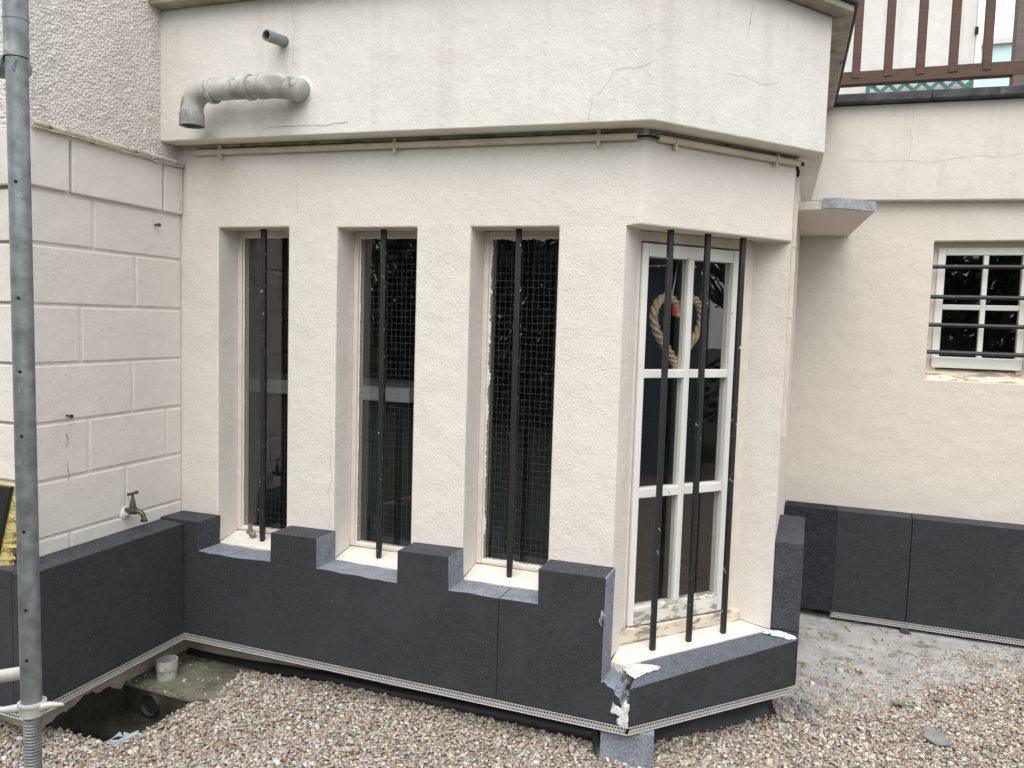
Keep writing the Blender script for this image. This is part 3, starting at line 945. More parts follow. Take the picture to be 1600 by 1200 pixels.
cnt = thing('kitchen_counter', 'white topped counter seen inside through the left slit windows', 'counter', (-0.35, 0.95, -0.2))
mb = MB(); mb.box(-1.5, 0.62, 0.78, 1.25, 0.96, 1.03); put('counter_top', mb, mt['counter'], cnt, bevel=0.004)
mb = MB(); mb.box(-1.48, 0.60, 0.82, 1.23, -0.199, 0.959); put('cupboard', mb, mt['dark_unit'], cnt)
for nm, x, z, ww, hh, lb in (('picture_frame', -1.75, 1.62, 0.16, 0.42, 'narrow framed picture on the grey room wall seen through the left slit window'),
                             ('picture_frame', -1.30, 1.52, 0.42, 0.42, 'wide framed picture on the grey room wall seen through the left slit window')):
    pf = thing(nm, lb, 'picture', (x, 2.59, z))
    mb = MB()
    for a0, a1, b0, b1 in ((-ww / 2, ww / 2, hh / 2 - 0.03, hh / 2), (-ww / 2, ww / 2, -hh / 2, -hh / 2 + 0.03), (-ww / 2, -ww / 2 + 0.03, -hh / 2 + 0.03, hh / 2 - 0.03), (ww / 2 - 0.03, ww / 2, -hh / 2 + 0.03, hh / 2 - 0.03)):
        mb.box(x + a0, x + a1, 2.57, 2.595, z + b0, z + b1)
    put('frame', mb, mt['brown_wood'], pf)
    mb = MB(); mb.box(x - ww / 2 + 0.03, x + ww / 2 - 0.03, 2.585, 2.594, z - hh / 2 + 0.03, z + hh / 2 - 0.03)
    put('picture', mb, mt['conduit_dirty'], pf)

# ================================================================== LEFT WING: block-coursed wall with roughcast above
lw = thing('house_wing', 'left house wall of cream painted blocks with white roughcast above', 'building', (-0.2, -0.25, GZ))
mb = MB()
mb.prism([(lx(-0.60, -0.1395), -0.60), (lx(0.14, -0.1395), 0.14), (-1.4, 0.14), (-1.4, -0.60)], -0.012, 1.985)
put('wall', mb, mt['joint'], lw)
JW = 0.0055
def course(z0, z1, joints, proud, y0=-0.604, y1=0.130):
    ys = [y0] + sorted(joints) + [y1]
    for i, (a, b) in enumerate(zip(ys, ys[1:])):
        a2 = a + (JW if i > 0 else 0)
        b2 = b - (JW if i < len(ys) - 2 else 0)
        o1 = -0.133 + proud
        mb = MB()
        dz = random.uniform(-0.0015, 0.0015)
        mb.prism([(lx(a2, o1), a2), (lx(b2, o1), b2), (lx(b2, o1) - 0.03 - proud, b2), (lx(a2, o1) - 0.03 - proud, a2)], z0 + JW + dz, z1 - JW + dz)
        put('block', mb, mt['block'], lw, bevel=0.005, seg=2)
    mb = MB()                                        # the return face, left of the scaffold
    mb.prism([(-0.95, -0.612 - proud), (lx(-0.61, -0.133 + proud) , -0.612 - proud), (lx(-0.61, -0.133 + proud), -0.605), (-0.95, -0.605)], z0 + JW, z1 - JW)
    put('block', mb, mt['block'], lw, bevel=0.005, seg=2)
course(1.767, 1.968, [-0.439, 0.017], 0.012)
course(1.580, 1.765, [-0.331], 0.0)
course(1.371, 1.580, [-0.126], 0.0)
course(1.161, 1.371, [-0.392], 0.0)
course(0.951, 1.161, [-0.146], 0.0)
course(0.745, 0.951, [-0.363, 0.040], 0.0)
course(0.540, 0.745, [-0.183], 0.0)
course(0.400, 0.540, [-0.452], 0.0)

def roughcast():
    mb = MB()
    def patch(P0, du, dv, nu, nv, nrm):
        P0, du, dv, nrm = Vector(P0), Vector(du), Vector(dv), Vector(nrm)
        vs = []
        for j in range(nv + 1):
            for i in range(nu + 1):
                p = P0 + du * (i / nu) + dv * (j / nv)
                q = p * 150
                h = noise.noise(q) * 0.55 + abs(noise.noise(q * 2.1 + Vector((5, 1, 2)))) * 0.5 + noise.noise(p * 30) * 0.25
                vs.append(p + nrm * (h * 0.0085))
        fs = []
        for j in range(nv):
            for i in range(nu):
                a = j * (nu + 1) + i
                fs.append((a, a + 1, a + nu + 2, a + nu + 1))
        mb.add(vs, fs)
    n = Vector((1, -TL, 0)).normalized()
    z0, z1 = 1.965, 2.76
    y0, y1 = -0.615, 0.16
    a = Vector((lx(y0, -0.152), y0, z0)); b = Vector((lx(y1, -0.152), y1, z0))
    patch(a, b - a, (0, 0, z1 - z0), 340, 370, n)
    patch((-0.75, y0, z0), (a[0] + 0.75, 0, 0), (0, 0, z1 - z0), 180, 245, (0, -1, 0))
    return put('roughcast', mb, mt['roughcast'], lw, fix=False, smooth=False)
rc = roughcast()
rc.data.polygons.foreach_set('use_smooth', [True] * len(rc.data.polygons))
mb = MB()
mb.prism([(lx(-0.60, -0.17), -0.60), (lx(0.3, -0.17), 0.3), (-1.4, 0.3), (-1.4, -0.60)], 1.986, 6.0)
put('upper_wall', mb, mt['roughcast'], lw)
crack([(lx(0.108, -0.121), 0.108, 1.95), (lx(0.1, -0.121), 0.1, 1.85), (lx(0.115, -0.121), 0.115, 1.812), (lx(0.107, -0.121), 0.107, 1.775)], 0.003, (1, 0.06, 0), lw, 0.002)
# foundation of the left wall
mb = MB()
mb.add([(lx(-0.60, -0.129), -0.604, -0.6), (lx(0.14, -0.129), 0.14, -0.6), (lx(0.14, -0.129), 0.14, -0.012), (lx(-0.60, -0.129), -0.604, -0.012)], [(0, 1, 2, 3)])
mb.add([(-1.4, -0.604, -0.6), (lx(-0.604, -0.129), -0.604, -0.6), (lx(-0.604, -0.129), -0.604, -0.012), (-1.4, -0.604, -0.012)], [(0, 1, 2, 3)])
put('foundation', mb, mt['foundation'], lw, fix=False)
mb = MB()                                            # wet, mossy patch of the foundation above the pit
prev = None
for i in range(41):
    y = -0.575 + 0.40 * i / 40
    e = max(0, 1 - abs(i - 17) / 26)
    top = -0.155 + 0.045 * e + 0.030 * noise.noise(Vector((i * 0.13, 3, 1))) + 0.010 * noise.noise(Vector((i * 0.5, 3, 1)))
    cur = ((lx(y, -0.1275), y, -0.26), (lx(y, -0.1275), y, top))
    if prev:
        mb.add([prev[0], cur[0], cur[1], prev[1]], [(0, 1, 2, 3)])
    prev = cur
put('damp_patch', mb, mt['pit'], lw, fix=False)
# rusty nail stubs and scars in the block wall
for (y, z) in ((-0.02, 1.712), (-0.461, 0.972)):
    mb = MB()
    x = lx(y, -0.131)
    mb.tube([(x - 0.01, y, z), (x + 0.022, y, z - 0.002)], [0.0045, 0.004], 8)
    mb.tube([(x + 0.020, y, z - 0.002), (x + 0.024, y, z - 0.002)], [0.008, 0.008], 10)
    put('nail', mb, mt['brass'], lw)
for (y, z, hh) in ((-0.464, 0.905, 0.05), (-0.462, 0.80, 0.07)):
    crack([(lx(y, -0.133), y, z), (lx(y, -0.133), y + 0.006, z - hh * 0.5), (lx(y, -0.133), y + 0.002, z - hh)], 0.010, (1, 0.06, 0), lw, 0.0015)

# ================================================================== REAR WING
bw = thing('house_wing', 'cream rendered rear wall with a small barred window at the right', 'building', (3.2, 1.974, GZ))
BY = 1.974
def back_wall():
    mb = MB()
    xs = [2.28, 2.932, 3.395, 6.5]
    zs_ = [-0.6, 1.131, 1.826, 2.10]
    vs = [(x, BY, z) for z in zs_ for x in xs]
    fs = []
    for j in range(3):
        for i in range(3):
            if (i, j) != (1, 1):
                a = j * 4 + i
                fs.append((a, a + 1, a + 5, a + 4))
    mb.add(vs, fs)
    D = 0.10
    x0, x1, z0, z1 = 2.932, 3.395, 1.131, 1.826
    P = [(x0, z0), (x1, z0), (x1, z1), (x0, z1)]
    Q = [(x0 + 0.01, z0 + 0.02), (x1 - 0.01, z0 + 0.02), (x1 - 0.01, z1), (x0 + 0.01, z1)]
    for i in range(4):
        a, b = P[i], P[(i + 1) % 4]
        c, d = Q[(i + 1) % 4], Q[i]
        mb.add([(a[0], BY, a[1]), (b[0], BY, b[1]), (c[0], BY + D, c[1]), (d[0], BY + D, d[1])], [(0, 1, 2, 3)])
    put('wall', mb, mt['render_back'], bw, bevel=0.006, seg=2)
back_wall()
mb = MB()
mb.prism([(2.30, BY - 0.05), (6.5, BY - 0.05), (6.5, BY + 0.22), (2.30, BY + 0.22)], [2.036, 1.95, 1.95, 2.036], [2.512, 2.43, 2.43, 2.512])
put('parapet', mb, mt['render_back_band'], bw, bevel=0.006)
def cz(x): return 2.516 - 0.0205 * (x - 2.30)
for a, b in ((2.30, 2.866), (2.869, 4.6), (4.603, 6.5)):
    mb = MB()
    mb.prism([(a, BY - 0.105), (b, BY - 0.105), (b, BY + 0.26), (a, BY + 0.26)], [cz(a), cz(b), cz(b), cz(a)], [cz(a) + 0.042, cz(b) + 0.042, cz(b) + 0.042, cz(a) + 0.042])
    put('coping', mb, mt['coping'], bw, bevel=0.005)
mb = MB()
mb.box(2.36, 6.5, BY + 0.23, 4.8, 2.30, 2.44)
put('terrace', mb, mt['concrete'], bw)
crack([(2.794, BY - 0.05, 2.49), (2.798, BY - 0.05, 2.426), (2.785, BY - 0.05, 2.365), (2.796, BY - 0.05, 2.317), (2.788, BY - 0.05, 2.224)], 0.0026, F_, bw)
crack([(2.522, BY - 0.05, 2.229), (2.642, BY - 0.05, 2.221), (2.788, BY - 0.05, 2.224), (2.875, BY - 0.05, 2.198), (2.944, BY - 0.05, 2.217), (3.067, BY - 0.05, 2.232), (3.203, BY - 0.05, 2.22), (3.271, BY - 0.05, 2.232), (3.5, BY - 0.05, 2.22)], 0.002, F_, bw)
# dark room behind the small window
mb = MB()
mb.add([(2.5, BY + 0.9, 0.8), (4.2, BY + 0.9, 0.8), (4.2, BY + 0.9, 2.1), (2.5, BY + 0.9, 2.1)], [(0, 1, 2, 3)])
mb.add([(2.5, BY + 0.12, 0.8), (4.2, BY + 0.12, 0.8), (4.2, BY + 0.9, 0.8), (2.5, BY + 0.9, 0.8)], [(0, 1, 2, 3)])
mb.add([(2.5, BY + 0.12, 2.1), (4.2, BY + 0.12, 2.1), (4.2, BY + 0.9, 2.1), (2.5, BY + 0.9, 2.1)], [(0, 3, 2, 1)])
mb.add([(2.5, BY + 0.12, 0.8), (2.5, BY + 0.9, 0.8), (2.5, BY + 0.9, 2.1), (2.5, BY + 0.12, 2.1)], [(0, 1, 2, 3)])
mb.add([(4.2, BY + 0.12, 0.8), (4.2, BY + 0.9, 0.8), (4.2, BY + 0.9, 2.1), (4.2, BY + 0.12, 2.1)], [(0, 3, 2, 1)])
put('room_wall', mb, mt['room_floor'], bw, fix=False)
# window: frame, sash, panes, bars
mb = MB()
fy = BY + 0.075
mb.box(2.938, 2.985, fy, fy + 0.05, 1.15, 1.826); mb.box(3.342, 3.389, fy, fy + 0.05, 1.15, 1.826); mb.box(2.985, 3.342, fy + 0.001, fy + 0.05, 1.80, 1.826)
rwin = put('window', mb, mt['reveal_frame'], bw, bevel=0.003)
mb = MB()
mb.box(2.962, 2.997, fy - 0.012, fy + 0.03, 1.19, 1.80); mb.box(3.335, 3.365, fy - 0.012, fy + 0.03, 1.19, 1.80)
mb.box(2.997, 3.335, fy - 0.011, fy + 0.03, 1.762, 1.80); mb.box(3.166, 3.189, fy - 0.008, fy + 0.03, 1.249, 1.762)
put('sash_frame', mb, mt['white_paint'], rwin, bevel=0.003)
for z0, z1 in ((1.488, 1.514),):
    for x0, x1 in ((2.997, 3.166), (3.189, 3.335)):
        mb = MB(); mb.box(x0, x1, fy - 0.008, fy + 0.03, z0, z1); put('glazing_bar', mb, mt['white_paint'], rwin, bevel=0.003)
mb = MB(); mb.box(2.962, 3.365, fy - 0.018, fy + 0.03, 1.192, 1.249); put('bottom_rail', mb, mt['white_paint'], rwin, bevel=0.004)
mb = MB(); mb.prism([(2.936, BY + 0.002), (3.391, BY + 0.002), (3.391, BY + 0.10), (2.936, BY + 0.10)], 1.10, [1.134, 1.134, 1.186, 1.186]); put('sill', mb, mt['sill_worn'], rwin, bevel=0.003)
for z0, z1 in ((1.249, 1.488), (1.514, 1.762)):
    for x0, x1 in ((2.997, 3.166), (3.189, 3.335)):
        mb = MB(); mb.box(x0, x1, fy + 0.008, fy + 0.012, z0, z1); put('pane', mb, mt['glass'], rwin)
for z in (1.701, 1.550, 1.409, 1.271):
    mb = MB(); mb.tube([(2.924, BY + 0.018, z), (3.403, BY + 0.018, z - 0.001)], 0.0105, 8); put('security_bar', mb, mt['iron'], rwin)

# little concrete canopy over the side door
cnp = thing('canopy', 'small concrete canopy slab with clipped corner between the bay and the rear wall', 'canopy', (2.42, 1.4, 1.86))
mb = MB()
cp = [(2.302, 1.0), (2.473, 1.0), (2.607, 1.128), (2.535, 1.97), (2.296, 1.97)]
mb.prism(cp, 1.858, 1.893); put('slab', mb, mt['render_back'], cnp, bevel=0.003)
mb = MB()
mb.prism([(2.405, 0.994), (2.476, 0.994), (2.614, 1.126), (2.541, 1.971), (2.40, 1.971)], 1.894, 1.903)
mb.prism([(2.405, 0.994), (2.476, 0.994), (2.474, 0.999), (2.405, 0.999)], 1.862, 1.894)
mb.prism([(2.476, 0.994), (2.614, 1.126), (2.608, 1.127), (2.474, 0.999)], 1.862, 1.894)
put('flashing', mb, mt['zinc'], cnp)

# ================================================================== INSULATION BOARDS
def polyfront(pts, y, th):
    return [(x, y, z) for x, z in pts]
def board_xz(pts, mats, parent, y0=0.0, th=0.131, cut=(), bevel=0.0025):
    """board drawn as an outline in x,z; cut = edges (by start index) that were sawn on site"""
    mb = MB()
    n = len(pts)
    mlist = [0, 0]
    for i in range(n):
        mlist.append(2 if i in cut else 1)
    mb.extrude([(x, y0, z) for x, z in pts], (0, th, 0), mlist)
    return put('insulation_board', mb, mats, parent, bevel=bevel, seg=2)
FM = [mt['skin'], mt['edge'], mt['cut']]
front = thing('insulation_skirting', 'grey foam board skirting notched round the three slit window sills', 'insulation', (0.9, 0.0, 0.0))
Gp = 0.0012
def rag(p, q, n, amp):
    """slightly wavering saw line from p to q (q not included)"""
    out = []
    for i in range(n):
        t = i / n
        out.append((p[0] + (q[0] - p[0]) * t, p[1] + (q[1] - p[1]) * t + (random.gauss(0, amp) if i else 0)))
    return out
pA = [(-0.131, 0.012), (0.22 - Gp, 0.012), (0.22 - Gp, 0.371)] + rag((0.219, 0.371), (0.071, 0.373), 5, 0.0012)[1:] + [(0.071, 0.373), (0.074, 0.496), (-0.131, 0.494)]
nA = len(pA)
board_xz(pA, FM, front, cut=range(2, nA - 3))
pB = [(0.22 + Gp, 0.012), (1.42 - Gp, 0.012), (1.42 - Gp, 0.383)]
c0 = len(pB) - 1
pB += rag((1.42 - Gp, 0.383), (1.224, 0.381), 5, 0.0014)[1:] + [(1.224, 0.381), (1.220, 0.505), (1.010, 0.500)]
c1 = len(pB) - 1
pB += [(1.010, 0.378)] + rag((1.010, 0.378), (0.655, 0.382), 9, 0.0016)[1:] + [(0.655, 0.382), (0.654, 0.500), (0.437, 0.496)]
c2 = len(pB) - 1
pB += [(0.436, 0.379)] + rag((0.436, 0.379), (0.22 + Gp, 0.371), 6, 0.0014)[1:] + [(0.22 + Gp, 0.371)]
top_e = [i for i in range(len(pB)) if pB[i] in ((1.220, 0.505), (0.654, 0.500))]
board_xz(pB, FM, front, cut=[i for i in range(2, len(pB) - 1) if i not in top_e])
pC = [(1.42 + Gp, 0.012), (1.893, 0.012), (1.894, 0.045), (1.886, 0.060), (1.889, 0.078), (1.872, 0.090), (1.868, 0.108), (1.852, 0.118), (1.846, 0.136), (1.825, 0.142), (1.812, 0.156), (1.803, 0.150), (1.804, 0.40), (1.806, 0.508), (1.801, 0.512), (1.564, 0.509), (1.567, 0.386), (1.42 + Gp, 0.383)]
board_xz(pC, FM, front, cut=[i for i in range(2, len(pC)) if i not in (14,)])
mb = MB()                                          # gouge on board edge
mb.tube([(1.795, -0.002, 0.40), (1.800, -0.004, 0.385), (1.790, -0.002, 0.36), (1.797, -0.003, 0.345)], [0.002, 0.008, 0.006, 0.002], 6)
put('gouge', mb, mt['cut'], front)

def smear(n, P, U, V, poly, thick, parent):
    """irregular trowelled patch on the plane P + u U + v V"""
    nrm = Vector(U).cross(Vector(V)).normalized()
    vs = []
    m = len(poly)
    for (u, v) in poly:
        vs.append(Vector(P) + Vector(U) * u + Vector(V) * v + nrm * 0.0005)
    cx = sum((Vector(q) for q in vs), Vector((0, 0, 0))) / m
    ins = [q.lerp(cx, 0.25) + nrm * (thick * random.uniform(0.6, 1.2)) for q in vs]
    mb = MB()
    mb.add(vs + ins, [(i, (i + 1) % m, m + (i + 1) % m, m + i) for i in range(m)] + [tuple(range(m, 2 * m))])
    return put('adhesive_smear', mb, mt['adhesive'], parent, fix=False)
def jag(poly, k=3, amp=0.004):
    out = []
    k = k + 2
    m = len(poly)
    for i in range(m):
        a, b = Vector(poly[i]), Vector(poly[(i + 1) % m])
        for j in range(k):
            p = a.lerp(b, j / k)
            out.append((p[0] + random.gauss(0, amp), p[1] + random.gauss(0, amp)))
    return out
smear('a', (1.896, -0.001, 0.008), (1, 0, 0), (0, 0, 1), [(-u, v) for u, v in jag([(-0.006, 0.0), (0.03, 0.002), (0.036, 0.022), (0.025, 0.035), (0.056, 0.048), (0.050, 0.082), (0.024, 0.066), (0.006, 0.098), (-0.006, 0.085)], 3, 0.0026)], 0.006, front)

# perforated starter strip: real holes
def perforated(p0, p1, parent, z0=-0.013, z1=0.012, out=(0, -1, 0), pitch=0.0105):
    p0, p1, out = Vector(p0), Vector(p1), Vector(out).normalized()
    L = (p1 - p0).length
    d = (p1 - p0).normalized()
    n = int(L / pitch)
    H = z1 - z0
    mb = MB()
    for i in range(n):
        for r_ in range(2):
            u0 = i * pitch + (pitch / 2 if r_ else 0)
            v0 = z0 + H * 0.5 * r_
            uu = [u0, u0 + pitch, u0 + pitch, u0]
            vv = [v0, v0, v0 + H / 2, v0 + H / 2]
            cu, cv = u0 + pitch / 2, v0 + H / 4
            hu, hv = pitch * 0.40, H * 0.19
            hole = [(cu - hu, cv), (cu, cv - hv), (cu + hu, cv), (cu, cv + hv)]
            P = [p0 + d * u + Vector((0, 0, v)) + out * 0.0035 for u, v in zip(uu, vv)]
            P += [p0 + d * u + Vector((0, 0, v)) + out * 0.0035 for u, v in hole]
            mb.add(P, [(0, 1, 5), (0, 5, 4), (1, 2, 6), (1, 6, 5), (2, 3, 7), (2, 7, 6), (3, 0, 4), (3, 4, 7)])
    a, b = p0 + out * 0.0035, p1 + out * 0.0035
    back = out * 0.12
    mb.add([a + Vector((0, 0, z0)), b + Vector((0, 0, z0)), b + Vector((0, 0, z0)) - back, a + Vector((0, 0, z0)) - back], [(0, 1, 2, 3)])
    mb.tube([a + Vector((0, 0, z0)), b + Vector((0, 0, z0))], 0.0016, 6)
    mb.tube([a + Vector((0, 0, z1)), b + Vector((0, 0, z1))], 0.0012, 6)
    put('starter_strip', mb, mt['strip'], parent, fix=False)
perforated((0.0, 0, 0), (1.899, 0, 0), front)

# chamfer board
chf = thing('insulation_skirting', 'low grey foam board under the angled corner window', 'insulation', (2.15, 0.29, 0.0))
mb = MB()
mb.prism([(1.900, 0.002), (2.411, 0.581), (2.312, 0.652), (1.899, 0.190)], 0.012, [0.145, 0.190, 0.187, 0.165], [0] * 1 and 0, None)
cb = put('insulation_board', mb, [mt['skin'], mt['edge'], mt['cut_mid']], chf, bevel=0.002)
for pl in cb.data.polygons:
    if pl.normal.z > 0.5:
        pl.material_index = 2
    elif pl.normal.x < -0.5 and pl.normal.y < 0.3:
        pl.material_index = 2
perforated((1.899, 0.0, 0), (2.411, 0.581, 0), chf, out=tuple(NR))
smear('b', (1.90, 0.03, 0.1525), (1, 0, 0), (0, 1, 0), jag([(-0.022, 0.055), (0.004, 0.035), (0.018, 0.065), (0.040, 0.105), (0.075, 0.135), (0.060, 0.158), (0.02, 0.155), (-0.040, 0.135), (-0.050, 0.09)], 3, 0.0026), 0.006, chf)
for sm in chf.children:
    if sm.name.startswith('adhesive'):
        for v in sm.data.vertices:
            wv = v.co + Vector(wpos(chf))
            s = (wv - Vector((1.899, 0, 0))).dot(DR)
            v.co.z += 0.045 * max(0, s) / 0.77
smear('c', (2.35, 0.585, 0.190), (1, 0, 0), (0, 1, 0), jag([(-0.070, 0.015), (-0.02, 0.000), (0.030, -0.010), (0.058, 0.004), (0.052, 0.03), (0.0, 0.064), (-0.050, 0.05)], 3, 0.0025), 0.005, chf)
# broken foam crumbs at the corner
mb = MB()
for i in range(26):
    t = random.random()
    p = Vector((1.835 + 0.055 * t + random.gauss(0, 0.006), random.uniform(0.015, 0.10), 0.135 - 0.06 * t + random.gauss(0, 0.006)))
    r_ = random.uniform(0.006, 0.013)
    mb.tube([p - Vector((0, 0, r_)), p, p + Vector((random.uniform(-.3, .3) * r_, 0, r_))], [r_ * 0.3, r_, r_ * 0.3], 6)
kind(put('foam_crumb', mb, mt['cut'], chf), 'stuff')

# side of the bay
sdb = thing('insulation_skirting', 'tall grey foam board on the bay side, seen end on beyond the corner window', 'insulation', (2.36, 0.9, 0.0))
mb = MB()
mb.prism([(2.309, 0.655), (2.413, 0.585), (2.4132, 0.662), (2.405, 1.14), (2.298, 1.14)], 0.012, 0.188)
mb2 = MB()
mb2.prism([(2.309, 0.660), (2.414, 0.660), (2.408, 1.14), (2.300, 1.14)], 0.1895, [0.539, 0.541, 0.541, 0.541])
sb = put('insulation_board', mb2, FM, sdb, bevel=0.004)
sb2 = put('insulation_board', mb, FM, sdb, bevel=0.003)
for pl in sb.data.polygons:
    pl.material_index = 1
mb = MB()                                          # fibre mesh tail hanging on the corner
for i in range(10):
    mb.ribbon([(2.4145, 0.578 + i * 0.006, 0.0), (2.416, 0.579 + i * 0.006, 0.06), (2.4145, 0.577 + i * 0.006, 0.17)], 0.0016, (1, 0, 0))
for j in range(18):
    mb.ribbon([(2.4152, 0.577, j * 0.0095), (2.4152, 0.634, j * 0.0095 + 0.003)], 0.0016, (1, 0, 0))
put('mesh_tail', mb, mt['strip'], sdb, fix=False)

# rear wall boards
bkb = thing('insulation_skirting', 'row of grey foam boards along the foot of the rear wall', 'insulation', (3.1, 1.84, -0.11))
for k, (a, b) in enumerate(((2.302, 2.5588), (2.5592, 2.9055), (2.909, 4.108), (4.1105, 5.31))):
    mb = MB()
    y0 = 1.8405 + (0.001 if k == 0 else 0)
    mb.prism([(a, y0), (b, y0), (b, 1.972), (a, 1.972)], -0.098, 0.438)
    o = put('insulation_board', mb, FM + [mt['rough_skin']], bkb, bevel=0.0015, label='rough faced grey foam board' if k == 0 else None)
    for pl in o.data.polygons:
        if pl.normal.z > 0.5 or k == 0:
            pl.material_index = 1 if k else 3
perforated((2.553, 1.8405, -0.11), (4.6, 1.8405, -0.11), bkb, pitch=0.012)
tag(put('foam_spacer', MB().box(2.885, 2.925, 1.80, 1.90, GZ, -0.126), mt['edge'], bevel=0.002, base=(2.905, 1.85, GZ)), 'little grey foam block wedged under the rear wall boards at their joint', 'foam block')

# left wall boards
lfb = thing('insulation_skirting', 'grey foam boards along the foot of the left block wall below the tap', 'insulation', (0.0, -0.4, 0.0))
mb = MB()
mb.prism([(lx(-0.742), -0.742), (0.0, -0.0025), (-0.131, -0.0025), (lx(-0.60, -0.131), -0.60), (lx(-0.742, -0.131), -0.742)], 0.012, [0.481, 0.483, 0.486, 0.484, 0.484])
lb_ = put('insulation_board', mb, FM, lfb, bevel=0.004)
mb = MB()
mb.prism([(-0.020, -0.745), (lx(-0.742), -0.745), (lx(-0.742) - 0.002, -0.7425), (-0.020, -0.7425)], 0.012, 0.480)
mb.prism([(-1.2, -0.7455), (-0.0225, -0.7455), (-0.0225, -0.614), (-1.2, -0.614)], 0.012, 0.486)
rb_ = put('insulation_board', mb, FM, lfb, bevel=0.003)
for o in (lb_, rb_):
    for pl in o.data.polygons:
        if pl.normal.z > 0.5:
            pl.material_index = 1
perforated((lx(-0.745), -0.745, 0), (0.0, 0.0, 0), lfb, out=(1, -TL, 0))
perforated((-1.2, -0.745, 0), (lx(-0.745) + 0.004, -0.745, 0), lfb)

# foam offcut propping the corner
mb = MB()
mb.obox((1.803, 0.012, GZ - 0.02), Vector((0.178, 0.03, 0)), Vector((-0.02, 0.11, 0)), Vector((0.0, 0.004, 0.153)))
tag(put('foam_offcut', mb, mt['cut'], bevel=0.004, base=(1.89, 0.06, GZ)), 'pale grey sawn foam offcut propped upright under the bay corner', 'foam block')

# black damp-proof membranes at the foot of the bay
mb = MB()
prof = [(0.132, -0.095), (0.122, -0.100), (0.112, -0.116), (0.106, -0.135), (0.106, -0.17)]
xs = [(-0.1 + 1.9 * i / 24) for i in range(25)]
vs = []
for i, x in enumerate(xs):
    rise = -0.028 * max(0, min(1, (0.6 - x) / 0.5)) + 0.02 * max(0, (x - 0.9) / 0.9) + random.gauss(0, 0.001)
    for k, (y, z) in enumerate(prof):
        vs.append((x, y, z + (rise if k < 4 else 0)))
n = len(prof)
mb.add(vs, [(i * n + k, (i + 1) * n + k, (i + 1) * n + k + 1, i * n + k + 1) for i in range(24) for k in range(n - 1)])
o = tag(put('damp_membrane', mb, mt['membrane'], smooth=True, fix=False), 'long thin black plastic membrane edge at the foot of the bay front', 'membrane')
o.modifiers.new('solid', 'SOLIDIFY').thickness = 0.003
mb = MB()
prof = [(0.118, -0.012), (0.117, -0.06), (0.112, -0.095), (0.102, -0.118), (0.088, -0.135), (0.07, -0.152), (0.06, -0.17)]
B0 = Vector((1.899, 0.0, 0))
vs = []
NS = 20
for i in range(NS + 1):
    s = -0.06 + 0.835 * i / NS
    for k, (dd, z) in enumerate(prof):
        p = B0 + DR * s - NR * (dd + 0.004 * math.sin(i * 0.6 + k))
        vs.append((p[0], p[1], z))
n = len(prof)
mb.add(vs, [(i * n + k, (i + 1) * n + k, (i + 1) * n + k + 1, i * n + k + 1) for i in range(NS) for k in range(n - 1)])
o = tag(put('damp_membrane', mb, mt['membrane'], smooth=True, fix=False), 'wide black plastic membrane flaring out onto the gravel below the corner window', 'membrane')
o.modifiers.new('solid', 'SOLIDIFY').thickness = 0.004

# ================================================================== PIPES AND FITTINGS
def arc(c, r, a0, a1, u, v, n=8):
    c, u, v = Vector(c), Vector(u), Vector(v)
    return [c + u * (r * math.cos(a0 + (a1 - a0) * i / n)) + v * (r * math.sin(a0 + (a1 - a0) * i / n)) for i in range(n + 1)]
# overflow pipe with two elbows: leaves the parapet, runs left, turns down
dp = thing('drain_pipe', 'weathered grey elbowed drainpipe sticking out of the bay parapet', 'pipe', (0.3, -0.05, 2.2))
R0 = 0.043
py = -0.055
pz_ = 2.208
ex = 0.535
pts = [(ex + 0.005, 0.045, pz_)] + [tuple(p) for p in arc((ex - 0.075, 0.0 + 0.02, pz_), 0.078, 0.0, -math.pi / 2, (1, 0, 0), (0, 1, 0), 8)]
mb = MB(); mb.tube([Vector(p) for p in pts] + [Vector((0.43, -0.058, pz_ + 0.001))], R0 + 0.002, 20, caps=False); put('elbow', mb, mt['pvc'], dp, smooth=True)
mb = MB(); mb.tube([(0.43, -0.058, pz_ + 0.001), (0.185, -0.06, pz_ + 0.004)], R0 - 0.002, 20, caps=False); put('pipe', mb, mt['pvc'], dp, smooth=True)
for x in (0.43, 0.375, 0.20):
    mb = MB(); mb.tube([(x - 0.010, -0.058, pz_ + 0.002), (x - 0.008, -0.058, pz_ + 0.002), (x + 0.008, -0.058, pz_ + 0.002), (x + 0.010, -0.058, pz_ + 0.002)], [R0, R0 + 0.005, R0 + 0.005, R0], 20, caps=False); put('socket_ring', mb, mt['pvc'], dp, smooth=True)
e2 = [Vector(p) for p in arc((0.185 - 0.02, -0.06, pz_ - 0.066 + 0.004), 0.066, math.pi / 2, math.pi, (1, 0, 0), (0, 0, 1), 8)]
mb = MB(); mb.tube([Vector((0.20, -0.06, pz_ + 0.004))] + e2 + [e2[-1] - Vector((0, 0, 0.01))], R0, 20, caps=False); put('elbow', mb, mt['pvc'], dp, smooth=True)
end = e2[-1] - Vector((0, 0, 0.008))
mb = MB()
mb.tube([end, end - Vector((0, 0, 0.012)), end - Vector((0, 0, 0.055)), end - Vector((0, 0, 0.055)), end - Vector((0, 0, 0.004))], [R0, R0 + 0.004, R0 + 0.004, R0 - 0.002, R0 - 0.002], 20, caps=False)
mb.tube([end - Vector((0, 0, 0.012)), end - Vector((0, 0, 0.010))], R0 - 0.002, 20)
put('spout_collar', mb, mt['pvc_mid'], dp, smooth=True)
mb = MB(); mb.tube([(ex + 0.004, 0.033, pz_), (ex + 0.004, 0.0285, pz_)], [0.056, 0.050], 20); put('mortar_ring', mb, mt['render_parapet'], dp)

